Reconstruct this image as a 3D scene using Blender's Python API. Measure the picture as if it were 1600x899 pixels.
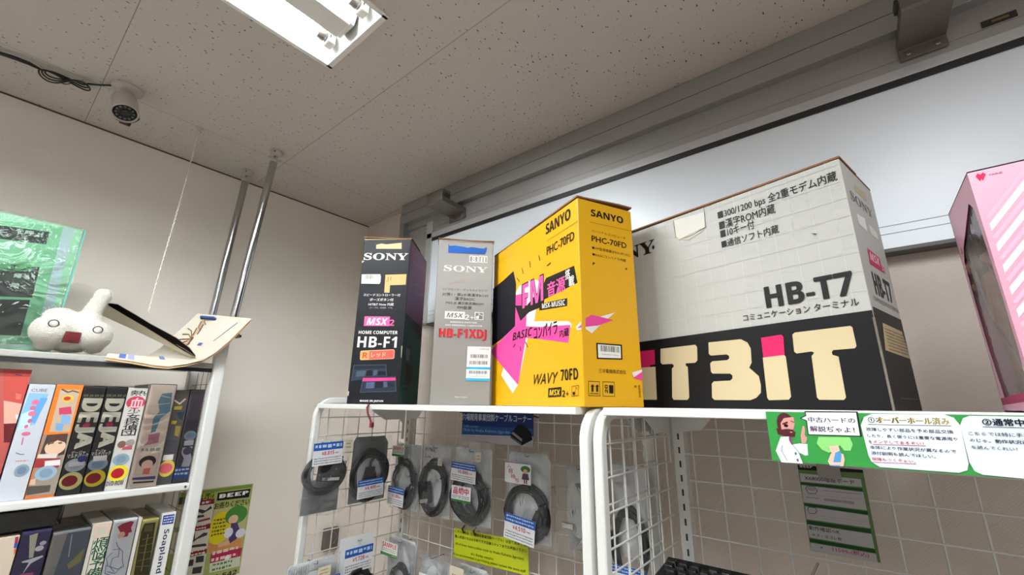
import bpy, bmesh, math, random
from mathutils import Vector, Matrix

random.seed(7)
SC = bpy.context.scene
COL = SC.collection
for o in list(bpy.data.objects):
    bpy.data.objects.remove(o)

# ------------------------------------------------------------------ camera
def make_camera():
    f, pit, roll, th = 665.0, math.radians(15.4), math.radians(.6), math.radians(38.6)
    F = Vector((math.cos(pit)*math.cos(th), math.cos(pit)*math.sin(th), math.sin(pit)))
    R0 = Vector((math.sin(th), -math.cos(th), 0)); U0 = R0.cross(F)
    R = R0*math.cos(roll)+U0*math.sin(roll); U = -R0*math.sin(roll)+U0*math.cos(roll)
    c = bpy.data.cameras.new('camera'); c.sensor_width = 36; c.lens = 36*f/1600; c.clip_start = .01
    o = bpy.data.objects.new('camera', c); COL.objects.link(o)
    m = Matrix((R, U, -F)).transposed().to_4x4(); m.translation = Vector((0, 0, 1.75))
    o.matrix_world = m
    SC.camera = o
make_camera()

# ------------------------------------------------------------------ world, lamps, exposure
W = bpy.data.worlds.new('world'); SC.world = W; W.use_nodes = True
bg = W.node_tree.nodes['Background']
bg.inputs[0].default_value = (1.0, .955, .91, 1); bg.inputs[1].default_value = .62
SC.view_settings.view_transform = 'Standard'; SC.view_settings.look = 'None'
SC.view_settings.exposure = 0.02; SC.view_settings.gamma = 1.0; SC.view_settings.use_curve_mapping = False
SC.cycles.use_denoising = True
SC.cycles.max_bounces = 10; SC.cycles.transparent_max_bounces = 24
TUBE_EMISSION = 125.0
def ceiling_lamp(x, y, power, sx=1.2, sy=.24, col=(.93, .97, 1.0)):
    l = bpy.data.lights.new('ceiling_lamp', 'AREA'); l.shape = 'RECTANGLE'; l.size = sx; l.size_y = sy
    l.energy = power; l.color = col; l.spread = math.radians(165)
    o = bpy.data.objects.new('ceiling_lamp', l); COL.objects.link(o); o.location = (x, y, 2.58)
ceiling_lamp(-.30, -.35, 25)
ceiling_lamp(-2.1, .83, 9)
ceiling_lamp(-2.1, -.35, 9)

# ------------------------------------------------------------------ materials
def lin(h):
    h = h.lstrip('#')
    def c(v):
        v /= 255
        return v/12.92 if v <= .04045 else ((v+.055)/1.055)**2.4
    return (c(int(h[0:2], 16)), c(int(h[2:4], 16)), c(int(h[4:6], 16)), 1)
_m = {}
def mat(name, hexcol, rough=.6, metal=0.0, bump=0.0, bscale=60, vary=0.0, vscale=8, spec=.5, coat=0.0):
    if name in _m: return _m[name]
    m = bpy.data.materials.new(name); m.use_nodes = True
    nt = m.node_tree; p = nt.nodes['Principled BSDF']
    p.inputs['Base Color'].default_value = lin(hexcol); p.inputs['Roughness'].default_value = rough
    p.inputs['Metallic'].default_value = metal; p.inputs['Specular IOR Level'].default_value = spec
    p.inputs['Coat Weight'].default_value = coat; p.inputs['Coat Roughness'].default_value = .08
    tc = nt.nodes.new('ShaderNodeTexCoord')
    if vary > 0:
        n = nt.nodes.new('ShaderNodeTexNoise'); n.inputs['Scale'].default_value = vscale; n.inputs['Detail'].default_value = 5
        nt.links.new(tc.outputs['Object'], n.inputs['Vector'])
        mx = nt.nodes.new('ShaderNodeMix'); mx.data_type = 'RGBA'
        c = lin(hexcol)
        mx.inputs[6].default_value = tuple(max(0, v*(1-vary)) for v in c[:3])+(1,)
        mx.inputs[7].default_value = tuple(min(1, v*(1+vary)) for v in c[:3])+(1,)
        nt.links.new(n.outputs['Fac'], mx.inputs[0]); nt.links.new(mx.outputs[2], p.inputs['Base Color'])
    if bump > 0:
        n2 = nt.nodes.new('ShaderNodeTexNoise'); n2.inputs['Scale'].default_value = bscale; n2.inputs['Detail'].default_value = 4
        nt.links.new(tc.outputs['Object'], n2.inputs['Vector'])
        b = nt.nodes.new('ShaderNodeBump'); b.inputs['Strength'].default_value = bump; b.inputs['Distance'].default_value = .004
        nt.links.new(n2.outputs['Fac'], b.inputs['Height']); nt.links.new(b.outputs['Normal'], p.inputs['Normal'])
    _m[name] = m
    return m
def ink(h, rough=.5):
    return mat('ink_'+h.lstrip('#')+('' if rough == .5 else '_%d' % int(rough*100)), h, rough, spec=.16)

def film_material(name, tint=(1, 1, 1), body=.10, bump=.6, bscale=28, ior=1.42, gloss=.06, dist=.012):
    m = bpy.data.materials.new(name); m.use_nodes = True; nt = m.node_tree
    for n in list(nt.nodes): nt.nodes.remove(n)
    out = nt.nodes.new('ShaderNodeOutputMaterial')
    tr = nt.nodes.new('ShaderNodeBsdfTransparent'); tr.inputs[0].default_value = (*tint, 1)
    gl = nt.nodes.new('ShaderNodeBsdfGlossy'); gl.inputs['Roughness'].default_value = gloss
    df = nt.nodes.new('ShaderNodeBsdfDiffuse'); df.inputs[0].default_value = (.8, .82, .84, 1)
    fr = nt.nodes.new('ShaderNodeFresnel'); fr.inputs[0].default_value = ior
    tc = nt.nodes.new('ShaderNodeTexCoord'); nz = nt.nodes.new('ShaderNodeTexNoise')
    nz.inputs['Scale'].default_value = bscale; nz.inputs['Detail'].default_value = 3; nz.inputs['Distortion'].default_value = 1.2
    nt.links.new(tc.outputs['Object'], nz.inputs['Vector'])
    bp = nt.nodes.new('ShaderNodeBump'); bp.inputs['Strength'].default_value = bump; bp.inputs['Distance'].default_value = dist
    nt.links.new(nz.outputs['Fac'], bp.inputs['Height'])
    nt.links.new(bp.outputs['Normal'], gl.inputs['Normal']); nt.links.new(bp.outputs['Normal'], fr.inputs['Normal'])
    m1 = nt.nodes.new('ShaderNodeMixShader'); m1.inputs[0].default_value = body
    nt.links.new(tr.outputs[0], m1.inputs[1]); nt.links.new(df.outputs[0], m1.inputs[2])
    m2 = nt.nodes.new('ShaderNodeMixShader'); nt.links.new(fr.outputs[0], m2.inputs[0])
    nt.links.new(m1.outputs[0], m2.inputs[1]); nt.links.new(gl.outputs[0], m2.inputs[2])
    nt.links.new(m2.outputs[0], out.inputs[0])
    return m

def wall_material(name, hexcol, weave):
    m = bpy.data.materials.new(name); m.use_nodes = True; nt = m.node_tree; p = nt.nodes['Principled BSDF']
    p.inputs['Roughness'].default_value = .85; p.inputs['Specular IOR Level'].default_value = .2
    tc = nt.nodes.new('ShaderNodeTexCoord'); n = nt.nodes.new('ShaderNodeTexNoise'); n.inputs['Scale'].default_value = 3
    n.inputs['Detail'].default_value = 6; nt.links.new(tc.outputs['Object'], n.inputs['Vector'])
    mx = nt.nodes.new('ShaderNodeMix'); mx.data_type = 'RGBA'; c = lin(hexcol)
    mx.inputs[6].default_value = tuple(v*.95 for v in c[:3])+(1,); mx.inputs[7].default_value = tuple(min(1, v*1.05) for v in c[:3])+(1,)
    nt.links.new(n.outputs['Fac'], mx.inputs[0]); nt.links.new(mx.outputs[2], p.inputs['Base Color'])
    # woven vinyl wallpaper relief
    w1 = nt.nodes.new('ShaderNodeTexWave'); w1.bands_direction = 'Z'; w1.inputs['Scale'].default_value = weave; w1.inputs['Distortion'].default_value = 2.5; w1.inputs['Detail Scale'].default_value = 3
    w2 = nt.nodes.new('ShaderNodeTexWave'); w2.bands_direction = 'DIAGONAL'; w2.inputs['Scale'].default_value = weave*.8; w2.inputs['Distortion'].default_value = 3
    for w in (w1, w2): nt.links.new(tc.outputs['Object'], w.inputs['Vector'])
    ad = nt.nodes.new('ShaderNodeMath'); ad.operation = 'ADD'
    nt.links.new(w1.outputs['Fac'], ad.inputs[0]); nt.links.new(w2.outputs['Fac'], ad.inputs[1])
    b = nt.nodes.new('ShaderNodeBump'); b.inputs['Strength'].default_value = .35; b.inputs['Distance'].default_value = .0012
    nt.links.new(ad.outputs[0], b.inputs['Height']); nt.links.new(b.outputs['Normal'], p.inputs['Normal'])
    return m

def ceiling_material():
    # rock-wool board: sparse dark elongated pits, thin board joints
    m = bpy.data.materials.new('rockwool_ceiling_board'); m.use_nodes = True; nt = m.node_tree; p = nt.nodes['Principled BSDF']
    p.inputs['Roughness'].default_value = .9; p.inputs['Specular IOR Level'].default_value = .15
    L = nt.links.new
    def math_(op, a, b=None, c=None):
        n = nt.nodes.new('ShaderNodeMath'); n.operation = op
        for i, v in enumerate((a, b, c)):
            if v is None: continue
            if isinstance(v, (int, float)): n.inputs[i].default_value = v
            else: L(v, n.inputs[i])
        return n.outputs[0]
    tc = nt.nodes.new('ShaderNodeTexCoord')
    def pits(scale, stretch, rot, keep, size, seed):
        mp = nt.nodes.new('ShaderNodeMapping'); mp.inputs['Rotation'].default_value = (0, 0, rot); mp.inputs['Scale'].default_value = (1, stretch, 1)
        mp.inputs['Location'].default_value = (seed, seed*.37, 0)
        L(tc.outputs['Object'], mp.inputs['Vector'])
        nz = nt.nodes.new('ShaderNodeTexNoise'); nz.inputs['Scale'].default_value = 90; L(mp.outputs[0], nz.inputs['Vector'])
        mixv = nt.nodes.new('ShaderNodeMix'); mixv.data_type = 'VECTOR'; mixv.inputs[0].default_value = .006
        L(mp.outputs[0], mixv.inputs[4]); L(nz.outputs['Color'], mixv.inputs[5])
        v = nt.nodes.new('ShaderNodeTexVoronoi'); v.voronoi_dimensions = '2D'; v.inputs['Scale'].default_value = scale; v.inputs['Randomness'].default_value = 1
        L(mixv.outputs[1], v.inputs['Vector'])
        sep = nt.nodes.new('ShaderNodeSeparateColor'); L(v.outputs['Color'], sep.inputs[0])
        big = math_('MULTIPLY', sep.outputs[1], size)
        hit = math_('LESS_THAN', v.outputs['Distance'], big)
        return math_('MULTIPLY', hit, math_('LESS_THAN', sep.outputs[0], keep))
    a = pits(34, 2.4, .75, .40, .105, 3.1); b = pits(55, 1.6, .6, .16, .13, 7.7); c = pits(15, 3.6, .85, .24, .06, 1.3)
    pit = math_('MAXIMUM', math_('MAXIMUM', a, b), c)
    sx = nt.nodes.new('ShaderNodeSeparateXYZ'); L(tc.outputs['Object'], sx.inputs[0])
    def joint(co, off, step):
        t = math_('ABSOLUTE', math_('SUBTRACT', math_('FLOORED_MODULO', math_('ADD', math_('SUBTRACT', co, off), step/2), step), step/2))
        return math_('LESS_THAN', t, .0009)
    j = math_('MAXIMUM', joint(sx.outputs[0], .062, .5), joint(sx.outputs[1], 1.527, 1.91))
    n = nt.nodes.new('ShaderNodeTexNoise'); n.inputs['Scale'].default_value = 2.2; n.inputs['Detail'].default_value = 7; L(tc.outputs['Object'], n.inputs['Vector'])
    mx = nt.nodes.new('ShaderNodeMix'); mx.data_type = 'RGBA'; mx.inputs[6].default_value = lin('#c2bcb5'); mx.inputs[7].default_value = lin('#ccc6bf')
    L(n.outputs['Fac'], mx.inputs[0])
    m2 = nt.nodes.new('ShaderNodeMix'); m2.data_type = 'RGBA'; m2.inputs[7].default_value = lin('#958d85')
    L(j, m2.inputs[0]); L(mx.outputs[2], m2.inputs[6])
    m3 = nt.nodes.new('ShaderNodeMix'); m3.data_type = 'RGBA'; m3.inputs[7].default_value = lin('#2a2420')
    L(pit, m3.inputs[0]); L(m2.outputs[2], m3.inputs[6]); L(m3.outputs[2], p.inputs['Base Color'])
    bmp = nt.nodes.new('ShaderNodeBump'); bmp.inputs['Strength'].default_value = .6; bmp.inputs['Distance'].default_value = .002; bmp.invert = True
    L(math_('MAXIMUM', pit, j), bmp.inputs['Height']); L(bmp.outputs[0], p.inputs['Normal'])
    return m

def emission(name, col, strength):
    m = bpy.data.materials.new(name); m.use_nodes = True; nt = m.node_tree
    p = nt.nodes['Principled BSDF']; p.inputs['Base Color'].default_value = (.9, .9, .9, 1)
    p.inputs['Emission Color'].default_value = (*col, 1); p.inputs['Emission Strength'].default_value = strength
    return m

M_WHITE = mat('white_powder_coat', '#d6d6d2', .38, vary=.03)
M_SHELFG = mat('grey_shelf_enamel', '#a4a29d', .25, vary=.04)
M_DARK = mat('dark_rubber', '#171718', .45)
M_CABLE = mat('black_cable_pvc', '#121214', .33, bump=.15, bscale=200)
M_CHROME = mat('chrome_tube', '#b9b9bb', .16, metal=1.0)
M_STEEL = mat('grey_steel', '#8d8986', .35, metal=.8, vary=.08)
M_BRACK = mat('bare_steel_bracket', '#77706a', .45, metal=.6, vary=.1, vscale=30)
M_ALU = mat('anodised_aluminium', '#a6a5a3', .42, metal=.55, vary=.04)
M_ALU_L = mat('lighter_aluminium', '#c2c3c3', .35, metal=.45)
M_GROOVE = mat('shadow_groove', '#34312f', .8)
M_BLACK = mat('black_strip', '#141416', .5)
M_KRAFT = mat('kraft_corrugated_edge', '#7a5233', .9, vary=.25, vscale=60, bump=.2)
M_FILM = film_material('clear_poly_bag', body=.06, bump=.8, gloss=.06, ior=1.32, dist=.022)
M_FILM2 = film_material('clear_shrink_wrap', body=.006, bump=.5, bscale=14, gloss=.04, ior=1.25)
M_FUR = mat('white_plush_fur', '#dedad0', .95, bump=1.0, bscale=420, vary=.05, vscale=60, spec=.1)

# ------------------------------------------------------------------ mesh builder
class MB:
    def __init__(s): s.v = []; s.f = []; s.mi = []; s.sm = []; s.mats = []
    def _mat(s, m):
        if m not in s.mats: s.mats.append(m)
        return s.mats.index(m)
    def add(s, vs, fs, m, smooth=False):
        b = len(s.v); i = s._mat(m)
        s.v.extend(tuple(v) for v in vs)
        for f in fs: s.f.append(tuple(b+k for k in f)); s.mi.append(i); s.sm.append(smooth)
        return s
    def box(s, a, b, m, T=None, bev=0.0):
        bm = bmesh.new()
        bmesh.ops.create_cube(bm, size=1)
        for v in bm.verts: v.co = Vector([(a[k]+b[k])/2+v.co[k]*(b[k]-a[k]) for k in range(3)])
        if bev > 0: bmesh.ops.bevel(bm, geom=list(bm.edges), offset=bev, segments=2, affect='EDGES', profile=.6)
        if T is not None: bmesh.ops.transform(bm, matrix=T, verts=bm.verts)
        bm.verts.ensure_lookup_table(); bm.verts.index_update()
        s.add([v.co for v in bm.verts], [[v.index for v in f.verts] for f in bm.faces], m); bm.free()
        return s
    def poly(s, pts, m): return s.add(pts, [range(len(pts))], m)
    def prism(s, pts2, fr, n0, n1, m):
        O, U, V, N = fr; k = len(pts2)
        vs = [O+U*u+V*v+N*n0 for u, v in pts2]+[O+U*u+V*v+N*n1 for u, v in pts2]
        fs = [list(range(k))[::-1], list(range(k, 2*k))]+[(i, (i+1) % k, k+(i+1) % k, k+i) for i in range(k)]
        return s.add(vs, fs, m)
    def tube(s, pts, r, m, seg=8, closed=False, smooth=True, flat=None):
        P = [Vector(p) for p in pts]; n = len(P); rings = []
        up = None
        for i in range(n):
            if closed: t = P[(i+1) % n]-P[i-1]
            else: t = P[min(i+1, n-1)]-P[max(i-1, 0)]
            t.normalize()
            if up is None:
                up = Vector((0, 0, 1)) if abs(t.z) < .9 else Vector((1, 0, 0))
            a = t.cross(up)
            if a.length < 1e-5: a = t.cross(Vector((1, .3, .2)))
            a.normalize(); b = a.cross(t).normalized(); up = b
            rr = r[i] if isinstance(r, (list, tuple)) else r
            rings.append([P[i]+a*math.cos(2*math.pi*k/seg)*rr+b*math.sin(2*math.pi*k/seg)*rr*(flat or 1) for k in range(seg)])
        vs = [v for g in rings for v in g]; fs = []
        for i in range(n if closed else n-1):
            j = (i+1) % n
            for k in range(seg): fs.append((i*seg+k, i*seg+(k+1) % seg, j*seg+(k+1) % seg, j*seg+k))
        s.add(vs, fs, m, smooth)
        if not closed:
            s.add(rings[0], [list(range(seg))[::-1]], m); s.add(rings[-1], [list(range(seg))], m)
        return s
    def wire(s, a, b, r, m, seg=6): return s.tube([a, b], r, m, seg)
    def sweep_rect(s, pts, w, d, side, m):
        # rectangular bar along a path lying in the plane normal to side; w in plane, d along side
        P = [Vector(p) for p in pts]; side = Vector(side).normalized(); n = len(P); vs = []
        for i in range(n):
            t = (P[min(i+1, n-1)]-P[max(i-1, 0)]).normalized(); q = side.cross(t).normalized()
            for sx, sy in ((-1, -1), (1, -1), (1, 1), (-1, 1)): vs.append(P[i]+q*sx*w/2+side*sy*d/2)
        fs = []
        for i in range(n-1):
            for k in range(4): fs.append((i*4+k, i*4+(k+1) % 4, i*4+4+(k+1) % 4, i*4+4+k))
        fs += [(3, 2, 1, 0), tuple(4*(n-1)+k for k in range(4))]
        return s.add(vs, fs, m)
    def lathe(s, prof, m, O=(0, 0, 0), axis=(0, 0, 1), seg=24, smooth=True):
        O = Vector(O); A = Vector(axis).normalized(); X = A.orthogonal().normalized(); Y = A.cross(X)
        vs = []; fs = []
        for r, h in prof:
            for k in range(seg):
                t = 2*math.pi*k/seg; vs.append(O+A*h+X*math.cos(t)*r+Y*math.sin(t)*r)
        for i in range(len(prof)-1):
            for k in range(seg): fs.append((i*seg+k, i*seg+(k+1) % seg, (i+1)*seg+(k+1) % seg, (i+1)*seg+k))
        s.add(vs, fs, m, smooth)
        s.add(vs[:seg], [list(range(seg))[::-1]], m); s.add(vs[-seg:], [list(range(seg))], m)
        return s
    def grid_surface(s, fn, nu, nv, m, smooth=True):
        vs = [fn(i/nu, j/nv) for j in range(nv+1) for i in range(nu+1)]
        fs = [(j*(nu+1)+i, j*(nu+1)+i+1, (j+1)*(nu+1)+i+1, (j+1)*(nu+1)+i) for j in range(nv) for i in range(nu)]
        return s.add(vs, fs, m, smooth)
    def build(s, name, parent=None, bevel=0.0):
        me = bpy.data.meshes.new(name); me.from_pydata(s.v, [], s.f)
        for m in s.mats: me.materials.append(m)
        me.polygons.foreach_set('material_index', s.mi); me.polygons.foreach_set('use_smooth', s.sm)
        me.update()
        o = bpy.data.objects.new(name, me); COL.objects.link(o)
        if parent is not None: o.parent = parent
        if bevel > 0:
            b = o.modifiers.new('bevel', 'BEVEL'); b.width = bevel; b.segments = 2; b.limit_method = 'ANGLE'; b.angle_limit = math.radians(50)
        return o

def tag(o, label, cat, group=None):
    o['label'] = label; o['category'] = cat
    if group: o['group'] = group
    return o
def thing(name, label, cat, loc=(0, 0, 0), rz=0.0, group=None):
    o = bpy.data.objects.new(name, None); COL.objects.link(o); o.empty_display_size = .05
    o.location = loc; o.rotation_euler = (0, 0, rz)
    return tag(o, label, cat, group)
def structure(name, mb, bevel=0.0):
    o = mb.build(name, None, bevel); o['kind'] = 'structure'; return o
def frame(O, U, V):
    U = Vector(U).normalized(); V = Vector(V).normalized()
    return (Vector(O), U, V, U.cross(V).normalized())

# ------------------------------------------------------------------ lettering
_glyph = {}
def glyphs(text, res=3, shear=0.0):
    k = (text, res, shear)
    if k in _glyph: return _glyph[k]
    c = bpy.data.curves.new('lettering', 'FONT'); c.body = text; c.size = 1; c.resolution_u = res; c.shear = shear
    o = bpy.data.objects.new('lettering', c); COL.objects.link(o)
    dg = bpy.context.evaluated_depsgraph_get(); dg.update()
    me = bpy.data.meshes.new_from_object(o.evaluated_get(dg))
    vs = [(v.co.x, v.co.y) for v in me.vertices]; fs = [tuple(p.vertices) for p in me.polygons]
    bpy.data.objects.remove(o); bpy.data.meshes.remove(me); bpy.data.curves.remove(c)
    asp = 1.0
    if vs:
        x0 = min(v[0] for v in vs); x1 = max(v[0] for v in vs); y0 = min(v[1] for v in vs); y1 = max(v[1] for v in vs)
        sx = max(x1-x0, 1e-4); sy = max(y1-y0, 1e-4)
        vs = [((x-x0)/sx, (y-y0)/sy) for x, y in vs]; asp = sx/sy
    _glyph[k] = (vs, fs, asp)
    return _glyph[k]
def restyle(t, up, lo, dig):
    r = ''
    for ch in t:
        if 'A' <= ch <= 'Z': r += chr(up+ord(ch)-65)
        elif 'a' <= ch <= 'z': r += chr(lo+ord(ch)-97)
        elif '0' <= ch <= '9' and dig: r += chr(dig+ord(ch)-48)
        else: r += ch
    return r
def letters(mb, fr, n, text, u0, v0, u1, v1, m, style=0, rise=0.0):
    shear = 0; extra = 0; rot = 0; t = text; res = 3
    if style in ('b', 'rot', 'rotd', 'b2'): t = restyle(text, 0x1D5D4, 0x1D5EE, 0x1D7EC)
    if style == 'b2': extra = .05
    if style == 'bi': t = restyle(text, 0x1D63C, 0x1D656, 0x1D7EC)
    if style == 'serif': t = restyle(text, 0x1D400, 0x1D41A, 0x1D7CE); extra = .03
    if style == 'i': shear = .35
    if style == 'rot': rot = 1
    if style == 'rotd': rot = -1
    if style == '1': extra = .07
    if isinstance(style, int) and style > 0: extra = .025*style
    if abs(v1-v0) < .004: res = 1
    elif abs(v1-v0) < .012: res = 2
    vs, fs, asp = glyphs(t, res, shear)
    if not rot and style != 'serif' and len(text) > 1:      # never flatter than the typeface allows
        need = abs(u1-u0)/asp*(.74 if style in ('b', 'b2', 'bi') else .86)
        if abs(v1-v0) < need: c_ = (v0+v1)/2; v0, v1 = c_-need/2, c_+need/2
    O, U, V, N = fr
    h = abs(v1-v0) if not rot else abs(u1-u0)
    offs = [(0, 0)] if not extra else [(-extra*h/2, 0), (extra*h/2, 0), (0, -extra*h/3), (0, extra*h/3)]
    for q_, (a, b) in enumerate(offs):
        out = []
        for x, y in vs:
            if rot == 1: u = u1+(u0-u1)*y; v = v0+(v1-v0)*x
            elif rot == -1: u = u0+(u1-u0)*y; v = v1+(v0-v1)*x
            else: u = u0+(u1-u0)*x; v = v0+(v1-v0)*y+rise*x
            out.append(O+U*(u+a)+V*(v+b)+N*(n+q_*1e-5))
        mb.add(out, fs, m)
    return n+len(offs)*1e-5
def stroke(mb, fr, n, pts, w, m):
    O, U, V, N = fr
    for q_, (a, b) in enumerate(zip(pts[:-1], pts[1:])):
        d = Vector((b[0]-a[0], b[1]-a[1]));
        if d.length < 1e-7: continue
        d.normalize(); q = Vector((-d.y, d.x))*w/2; e = d*w*.35
        c = [(a[0]-e.x+q.x, a[1]-e.y+q.y), (a[0]-e.x-q.x, a[1]-e.y-q.y), (b[0]+e.x-q.x, b[1]+e.y-q.y), (b[0]+e.x+q.x, b[1]+e.y+q.y)]
        mb.poly([O+U*u+V*v+N*(n+(q_%2)*6e-6) for u, v in c], m)
def draw(mb, fr, items, n=1.2e-4, step=2e-5, rough=.5):
    O, U, V, N = fr; rnd = random.Random(3)
    P = lambda u, v, k: O+U*u+V*v+N*k
    for it in items:
        k = it[0]
        if k == 't': n = letters(mb, fr, n, it[1], it[2], it[3], it[4], it[5], ink(it[6], rough), it[7], it[8] if len(it) > 8 else 0.0)
        elif k == 'p': mb.poly([P(u, v, n) for u, v in it[1]], ink(it[2], rough))
        elif k == 'r':
            u0, v0, u1, v1 = it[1:5]; mb.poly([P(u0, v0, n), P(u1, v0, n), P(u1, v1, n), P(u0, v1, n)], ink(it[5], rough))
        elif k == 'e':
            u0, v0, u1, v1 = it[1:5]; a = 28
            mb.poly([P((u0+u1)/2+(u1-u0)/2*math.cos(2*math.pi*i/a), (v0+v1)/2+(v1-v0)/2*math.sin(2*math.pi*i/a), n) for i in range(a)], ink(it[5], rough))
        elif k == 'l': stroke(mb, fr, n, it[1], it[3], ink(it[2], rough))
        elif k == 'b':
            u0, v0, u1, v1 = it[1:5]; u = u0
            while u < u1:
                w = (u1-u0)*rnd.choice((.012, .02, .03)); mb.poly([P(u, v0, n), P(min(u+w, u1), v0, n), P(min(u+w, u1), v1, n), P(u, v1, n)], ink(it[5], rough))
                u += w+(u1-u0)*rnd.choice((.014, .022, .03))
        elif k == 'g':
            u0, v0, u1, v1 = it[1:5]; rows = it[5]; hh = (v1-v0)/rows
            for r in range(rows):
                u = u0; vb = v0+r*hh+hh*.22; vt = v0+r*hh+hh*.78
                while u < u1-1e-5:
                    w = hh*rnd.choice((.4, .55, .7)); e = min(u+w, u1)
                    k2 = rnd.random()*.25*hh
                    mb.poly([P(u, vb+k2, n), P(e, vb+k2, n), P(e, vt, n), P(u, vt, n)], ink(it[6], rough))
                    u += w+hh*.22
        n += step
    return n

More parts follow.
